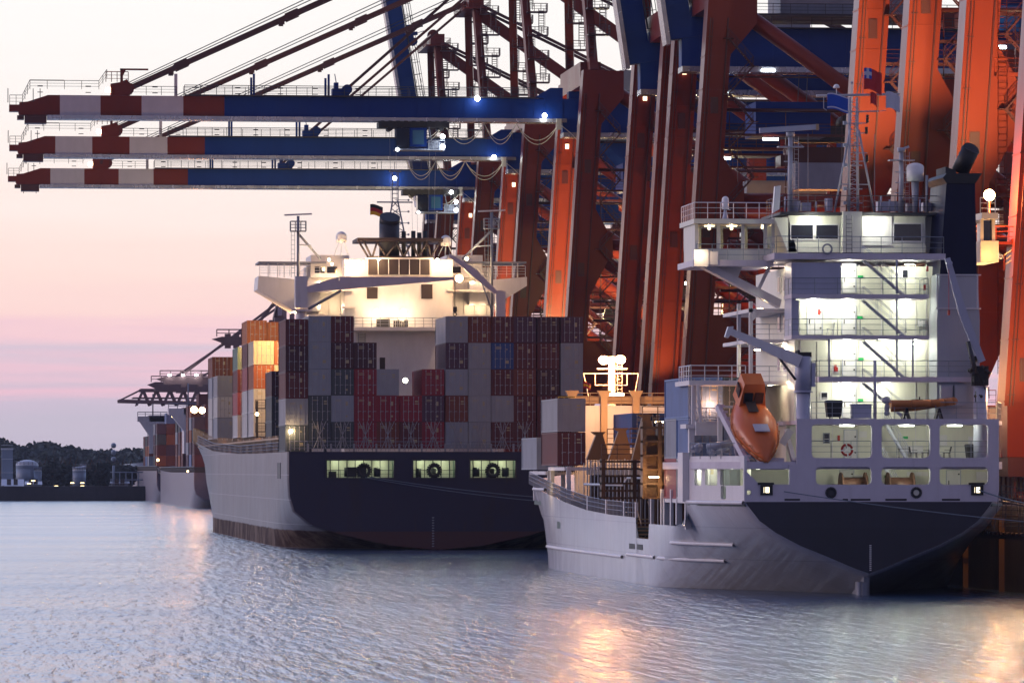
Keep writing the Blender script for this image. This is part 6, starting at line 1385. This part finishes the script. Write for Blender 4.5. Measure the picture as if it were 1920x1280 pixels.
g = MB(); g.tube(a_+Vector((ln*.45,-.2,.2)), a_+Vector((ln*.45,-.2,.5)), .05, 6); g.bx(a_.x+ln*.35, a_.x+ln*.5, 346.7, 347.3, a_.z+.05, a_.z+.32); g.build('console', 'black_gear', rt)
g = MB()
for u in (.25, .75): p = a_+Vector((ln*u, 0, -.3)); zdk = zB; g.beam((p.x-.25, 347, zdk), (p.x, 347, p.z), .8, .12); g.beam((p.x+.25, 347, zdk), (p.x, 347, p.z), .8, .12)
g.build('boat_cradle', 'dark_steel', ws)
# life ring
X0, Z0 = P(1588, 843, YT+.3); rt = thing('life_ring', 'red and white life ring hung on the railing in the upper left opening', 'life ring', (X0, YT+.3, Z0))
g = MB()
n_ = 24
for i in range(n_):
    g.k = 1 if i % 6 == 0 else 0; a2 = 2*math.pi*i/n_; b2 = 2*math.pi*(i+1)/n_; g.tube((X0+.36*math.cos(a2), YT+.25, Z0+.36*math.sin(a2)), (X0+.36*math.cos(b2), YT+.25, Z0+.36*math.sin(b2)), .085, 8)
g.build('ring', ['red_sign', 'white_plastic'], rt)
g = MB()
for a2 in (90, 210, 330): g.tube((X0, YT+.25, Z0), (X0+.33*math.cos(R(a2)), YT+.25, Z0+.33*math.sin(R(a2))), .03, 5)
g.build('bracket', 'white_plastic', rt)
# chairs and table
def chair(px, py, Y, mat, label, flip=1):
    X0, Z0 = P(px, py, Y); rt = thing('chair', label, 'chair', (X0, Y, Z0), 'chairs on the white ship')
    for dx in (-.22, .22):
        for dy in (-.2, .2): g = MB(); g.tube((X0+dx, Y+dy, Z0), (X0+dx*.85, Y+dy*.85, Z0+.44), .022, 5); g.build('leg', mat, rt)
    g = MB(); g.bx(X0-.24, X0+.24, Y-.23, Y+.23, Z0+.44, Z0+.48); g.build('seat', mat, rt)
    g = MB(); g.beam((X0+.22*flip, Y, Z0+.48), (X0+.32*flip, Y, Z0+.9), .45, .03, (1,0,0)); g.bx(X0-.2, X0+.22, Y-.25, Y-.22, Z0+.64, Z0+.67); g.build('backrest', mat, rt)
_, zf = P(0, 628, 350.5)
chair(1557, 629, 350.6, 'white_plastic', 'white plastic chair on the balcony beside the second door')
chair(1735, 861, 348, 'dark_steel', 'dark metal chair behind the middle upper opening'); chair(1713, 861, 348.6, 'dark_steel', 'dark chair left of the metal chair, behind the round table legs', -1); chair(1775, 861, 348.2, 'black_gear', 'black chair behind the right upper opening')
X0, Z0 = P(1695, 861, 348.3); rt = thing('deck_table', 'small dark deck table behind the middle upper opening', 'table', (X0, 348.3, Z0)); g = MB(); g.bx(X0-.4, X0+.4, 348, 348.6, Z0+.72, Z0+.76); g.build('tabletop', 'dark_steel', rt)
for dx in (-.35, .35): g = MB(); g.tube((X0+dx, 348.3, Z0), (X0+dx, 348.3, Z0+.72), .03, 5); g.build('leg', 'dark_steel', rt)
# ---------------------------------------------------------------- cargo area of the feeder
def fcont(x, y, z, Ln, co_, lab, h=2.85): container(x+PW/2, y, z, Ln, co_, lab, 'containers aboard the white feeder ship', True, h)
z0 = P(0, 936, 357)[1]
for col in range(2):
    dx = XP+.15+col*2.52; nm = ['outer','inner'][col]
    fcont(dx, 357.5, z0, 6.06, ['white','grey'][col], f'{["white","grey"][col]} container, bottom of the {nm} stack beside the lifeboat platform')
    fcont(dx, 363.8, z0, 6.06, 'pink red' if col == 0 else 'maroon', f'dusty red container, bottom tier, {nm} row, forward of the {["white","grey"][col]} one')
    fcont(dx, 357.5, z0+2.87, 6.06, 'slate blue', f'slate blue container in the middle tier of the {nm} stack near the lifeboat')
    fcont(dx, 363.8, z0+2.87, 6.06, 'grey', f'grey container in the middle tier, forward of the slate blue one, {nm} row')
    fcont(dx, 357.6, z0+5.74, 12.19, 'slate blue' if col == 0 else 'dark grey', f'long {"slate blue" if col == 0 else "dark grey"} container on top of the {nm} stack near the lifeboat')
for (px, yl, tiers) in ((1045, 12.19, [('maroon', 872), ('pale grey', 808)]), (1006, 12.19, [('grey', 880)])):
    Y = wy(px, XP+.1)
    for k_, (co_, pb) in enumerate(tiers):
        for col in range(1 if px == 1045 else 2):
            _, zz_ = P(0, pb, Y); fcont(XP+.1+col*2.52, Y, zz_, yl, co_, f'{co_} container at the bow of the white ship, {["lower","upper"][k_] if px == 1045 else "foremost"}' + (f', {["outer","inner"][col]} row' if px != 1045 else ' one by the yellow rail'))
# support frames under the forward containers
for Y, zt_ in ((431, 8.9), (443, 8.9), (445, 8.5), (456, 8.6)):
    for dx in (0, 2.5): g = MB(); g.beam((XP+.45+dx, Y, 4.2 if Y < 436 else 5.9), (XP+.45+dx, Y, P(0,874,431)[1] if Y < 444 else P(0,882,447)[1]), .35, .4, (0,1,0)); g.build('container_support', 'ship_white', ws)
for (a, c, zz_) in ((431, 443, P(0,874,431)[1]-.15), (445, 457.5, P(0,882,447)[1]-.15)): g = MB(); g.bx(XP+.1, XP+2.7, a, c, zz_-.2, zz_+.1); g.build('container_support', 'ship_white', ws)
for Y in (358.5, 366, 371, 376.5, 385.2, 392, 403, 415): g = MB(); g.bx(XP+.05, XP+.25, Y-.25, Y+.25, interp(Y, sheerW), interp(Y, sheerW)+(1.15 if Y > 384 else 2.6)); g.build('container_support', 'ship_white', ws)
for Y in (358.7, 363.4, 369.8): g = MB(); g.beam((XP+.3, Y, 4.4 if Y < 366 else 3.4), (XP+.3, Y, z0), .4, .5, (0,1,0)); g.build('container_support', 'ship_white', ws)
g = MB(); g.bx(XP+.15, XP+5.1, 357.6, 370, z0-.3, z0-.03)
g.build('container_support', 'ship_white', ws)
g = MB()
for a, c in ((393,403),(403.3,415),(415.3,430),(430.3,444),(444.3,458)):
    n_ = int((c-a)/.42)
    for q in range(n_+1): y_ = lerp(a, c, q/n_); z = interp(y_, sheerW); g.tube((XP+.1, y_, z), (XP+.1, y_, z+1.1), .022, 4, cap=False)
    for hz in (.4, .75, 1.1): g.tube((XP+.1, a, interp(a, sheerW)+hz), (XP+.1, c, interp(c, sheerW)+hz), .03, 4)
g.rail([(XP+.1, 385, 5.0), (XP+.1, 393, 5.0)], 1.1, 1.6, .03)
g.build('bulwark_railing', 'grey_steel', ws)
g = MB(); [g.bx(XP+.15, XP+1.2, 386-k_*.5, 386.3-k_*.5, 4.8-k_*.28, 4.9-k_*.28) for k_ in range(6)]; g.beam((XP+.2, 386.5, 6.2), (XP+.2, 382.8, 4.5), .05, .06); g.beam((XP+1.2, 386.5, 6.2), (XP+1.2, 382.8, 4.5), .05, .06); g.build('gangway_steps', 'tan', ws)
g = MB(); g.bx(XP-.02, XP+.1, 385, 388.2, 2.6, 3.0); g.bx(XP-.02, XP+.1, 380.5, 383.7, 2.6, 3.0)
g.build('side_port', 'black_gear', ws)
# hatch coaming with bracket plates, dark, lit from inside
g = MB(); g.bx(XP+2.3, XC+8.7, 372, 428, 4.2, 8.2)
g.build('hatch_coaming', 'rust_dark', ws)
g = MB()
for q in range(30): y_ = 373+q*1.85; g.bx(XP+1.7, XP+2.29, y_, y_+.12, 3.4, 8.2); 
for z in (5.6, 7.0): g.bx(XP+2.1, XP+2.29, 372, 428, z, z+.1)
g.build('coaming_bracket', 'brown_steel', ws)
g = MB(); g.bx(XP+1.6, XC+9.4, 372, 428, 8.22, 8.6); g.rail([(XP+1.7, 378, 8.6), (XP+1.7, 428, 8.6)], 1.1, 1.8, .03); g.build('hatch_top', 'brown_steel', ws)
g = MB()
for q in range(22): y_ = 376+q*2.4; g.tube((XP+1.2, y_, 3.5), (XP+1.2, y_, 9.2+(q % 3)*.3), .05, 5)
g.path([(XP+1.2, 378, 8.0), (XP+1.2, 398, 8.0), (XP+1.2, 401, 7.4), (XP+1.2, 426, 7.4)], .12, 6); g.build('deck_pipes', 'casing_grey', ws)
# cell guides / lashing frames in ochre
def frame(Y, px0, px1, pyt, pyb, mat='ochre'):
    g = MB(); X0, Z1 = P(px0, pyt, Y); X1, Z0 = P(px1, pyb, Y)
    for X_ in (X0, (X0+X1)/2, X1-.3): g.bx(X_, X_+.3, Y, Y+1.2, Z0, Z1)
    for k_ in range(6): z = lerp(Z0, Z1, k_/5.5); g.bx(X0, X1, Y+.02, Y+1.18, z, z+.16)
    
    if mat == 'ochre': g.bx(X0+.3, X1-.3, Y+.6, Y+.7, Z0, Z1-1)
    g.rail([(X0, Y+.05, Z1), (X1, Y+.05, Z1)], 1.1, 1.2, .03)
    g.build('cell_guide', mat, ws)
frame(372, 1205, 1262, 790, 935); frame(388, 1128, 1245, 860, 935, 'brown_steel')
for (px, pyt, Y) in ((1205, 782, 386), (1160, 808, 400), (1118, 815, 412)):
    g = MB(); X0, Z1 = P(px, pyt, Y); _, Z0 = P(px, 862, Y)
    g.prism([(X0, Z1), (X0+.55, Z1), (X0+.9, Z1-1.2), (X0+.9, Z0), (X0-.8, Z0)], 'y', Y, Y+.7)
    g.prism([(X0-.4, Z1+.25), (X0+.8, Z1+.25), (X0+.55, Z1), (X0-.1, Z1)], 'y', Y, Y+.7)
    g.bx(X0+.9, XC+8.5, Y+.1, Y+.6, Z0, Z0+.5); g.bx(X0+.9, XC+8.5, Y+.1, Y+.6, Z0+1.2, Z0+1.35)
    for q in range(7): g.bx(X0+1.6+q*2.4, X0+1.9+q*2.4, Y+.1, Y+.6, Z0, Z1-.4)
    g.rail([(X0+.9, Y, Z0+1.4), (XC+8.5, Y, Z0+1.4)], 1.1, 1.5, .03); g.build('cell_guide', 'ochre', ws)
# forward bulkhead
Yf = 446
g = MB(); X0, Z1 = P(1078, 760, Yf); X1, Z0 = P(1310, 880, Yf); g.bx(X0, X1, Yf, Yf+.4, 4.2, Z1)
g.prism([P(1064, 760, Yf-3), P(1078, 760, Yf-3), P(1092, 862, Yf-3), P(1082, 862, Yf-3)], 'y', Yf-3.2, Yf)
g.build('breakwater', 'ship_white', ws)
g = MB()
for px in (1073, 1133, 1193): X_, Z_ = P(px, 745, Yf-.6); _, Zq = P(px, 860, Yf); g.bx(X_-.28, X_+.28, Yf-.7, Yf-.02, Zq, Z_); g.prism([(X_-.6, Z_+.6), (X_+.6, Z_+.6), (X_+.3, Z_), (X_-.3, Z_)], 'y', Yf-.7, Yf-.1)
q_(g, 1081, 1300, 742, 757, Yf, Yf+.45, Yf+.8)
g.rail([(X0, Yf+.2, Z1), (X1, Yf+.2, Z1)], 1.1, 1.4, .03); g.build('bulkhead_post', 'tan', ws)
g = MB(); X_, Z_ = P(1047, 770, 441); X2, _ = P(1078, 770, 441); g.rail([(X_, 441, Z_), (X2, 441, Z_)], 1.2, .5, .05, 4); g.build('yellow_railing', 'yellow', ws)
g = MB(); 
for q in range(10): X_, Z_ = P(1048+q*3.6, 765, 443.8); _, Zq = P(0, 885, 443.8); g.beam((X_, 443.8, Zq), (X_, 443.8, Z_), .08, .08, (0,1,0))
for q in range(8): X_, Z_ = P(1046, 775+q*14, 443.8); X2, _ = P(1084, 0, 443.8); g.bx(X_, X2, 443.75, 443.85, Z_, Z_+.08)
g.build('lashing_rack', 'brown_steel', ws)
# blue container on the hatch behind
Yc_ = 425; X_, Z_ = P(1185, 838, Yc_); container(X_+PW/2, Yc_, Z_, 12.19, 'blue', 'blue container standing behind the ochre cell guides of the white ship', 'containers aboard the white feeder ship')
X_, Z_ = P(1214, 838, Yc_); container(X_+PW/2, Yc_, Z_, 12.19, 'blue', 'second blue container, right of the first behind the ochre cell guides', 'containers aboard the white feeder ship')
# foremast with two sodium lamps
Yk = 474
X0, Zt = P(1147, 668, Yk); _, Z0 = P(0, 740, Yk); g = MB(); g.tube((X0, Yk, 8), (X0, Yk, Zt), .42, 12, .3); g.bx(X0-1.4, X0+1.4, Yk-.3, Yk+.3, P(0,690,Yk)[1], P(0,690,Yk)[1]+.12)
zp = P(0, 698, Yk)[1]; g.path([(P(1094,0,Yk)[0], Yk, zp), (P(1197,0,Yk)[0], Yk, zp)], .05, 5); g.tube((P(1094,0,Yk)[0], Yk, zp), (P(1103,0,Yk)[0], Yk, Z0), .05, 5); g.tube((P(1197,0,Yk)[0], Yk, zp), (P(1190,0,Yk)[0], Yk, Z0), .05, 5)
g.path([(P(1116,0,Yk)[0], Yk, zp), (P(1116,0,Yk)[0], Yk, P(0,720,Yk)[1]), (P(1176,0,Yk)[0], Yk, P(0,720,Yk)[1]), (P(1176,0,Yk)[0], Yk, zp)], .05, 5)
g.ladder((X0+.75, Yk, Z0), (X0+.75, Yk, Zt), .45, .3, .03); fm = g.build('foremast', 'ship_white', ws)
for px, py in ((1132, 675), (1163, 674)):
    X_, Z_ = P(px, py, Yk-.6); g = MB(); g.ball((X_, Yk-.6, Z_), .5, 12, 8, (1,.7,.8)); g.build('floodlight', 'lamp_sodium', fm); light(ws, (X_, Yk-1.2, Z_), SOD, 4200, .3)
for px in (1133, 1150, 1163): X_, Z_ = P(px, 738, Yf+2); g = MB(); g.bx(X_-.3, X_+.3, Yf+1.8, Yf+2.1, Z_-.15, Z_+.1); g.build('deck_lamp', 'lamp_warm', ws)
for px, py, Y, pw in ((1150, 770, 440, 1500), (1225, 800, 440, 600), (1190, 830, 395, 260), (1160, 905, 379, 60), (1100, 900, 400, 60), (1215, 880, 371, 22), (1230, 905, 371, 30), (1010, 912, 440, 120)):
    X_, Z_ = P(px, py, Y); light(ws, (X_, Y, Z_), (1,.5,.22) if pw not in (120, 30) else WRM, pw, .25)
strip(1226, 893, 370.5, .35, 25, WRM, 'lamp_warm'); strip(1236, 790, 380, .3, 50, WRM, 'lamp_warm')
# ropes of the white ship
a_ = P(1470, 921, YT-.2); c_ = P(1960, 981, 338); rope((a_[0], YT-.2, a_[1]), (c_[0], 338, c_[1]), .15, 'long pale mooring rope slanting across the dark transom to the quay', .035)
a_ = P(1440, 918, YT-.2); c_ = P(1410, 925, YT-.3)
a_ = P(1835, 918, YT-.2); c_ = P(1935, 945, 342); rope((a_[0], YT-.2, a_[1]), (c_[0], 342, c_[1]), .1, 'dark mooring rope from the right fairlead to the quay', .05)
# gangway net by the quay
g = MB(); a_ = P(1876, 912, 345); c_ = P(1930, 950, 343); g.beam((a_[0], 345, a_[1]-1), (c_[0]+2, 343, c_[1]-.3), .9, .12); g.rail([(a_[0], 344.6, a_[1]-1), (c_[0]+2, 342.6, c_[1]-.3)], 1.1, .7, .025)
for q in range(16): X_ = lerp(a_[0]-.2, c_[0]+1.5, q/15); g.tube((X_, 344.5, a_[1]-.3), (X_+random.uniform(-.4,.4), 344.5, a_[1]-2.6-random.random()), .02, 4)
for q in range(9): g.tube((a_[0]-.2, 344.5, a_[1]-.5-q*.27), (c_[0]+1.5, 344.5, a_[1]-.6-q*.27), .02, 4)
tag(g.build('gangway', 'dark_steel', None, origin=(a_[0], 345, a_[1])), 'gangway with safety net between the white ship stern and the quay', 'gangway')
# ================================================================== evening haze
m_h = bpy.data.materials.new('haze'); m_h.use_nodes = True; th_ = m_h.node_tree; th_.nodes.clear()
oh = th_.nodes.new('ShaderNodeOutputMaterial'); pv = th_.nodes.new('ShaderNodeVolumePrincipled'); th_.links.new(pv.outputs[0], oh.inputs['Volume'])
pv.inputs['Color'].default_value = (.72, .80, 1, 1); pv.inputs['Density'].default_value = .00004; pv.inputs['Anisotropy'].default_value = .2
M['haze'] = m_h
g = MB(); g.bx(-2500, 2600, -700, 2700, -6, 140); hz = struct(g, 'haze', 'haze'); hz['kind'] = 'stuff'
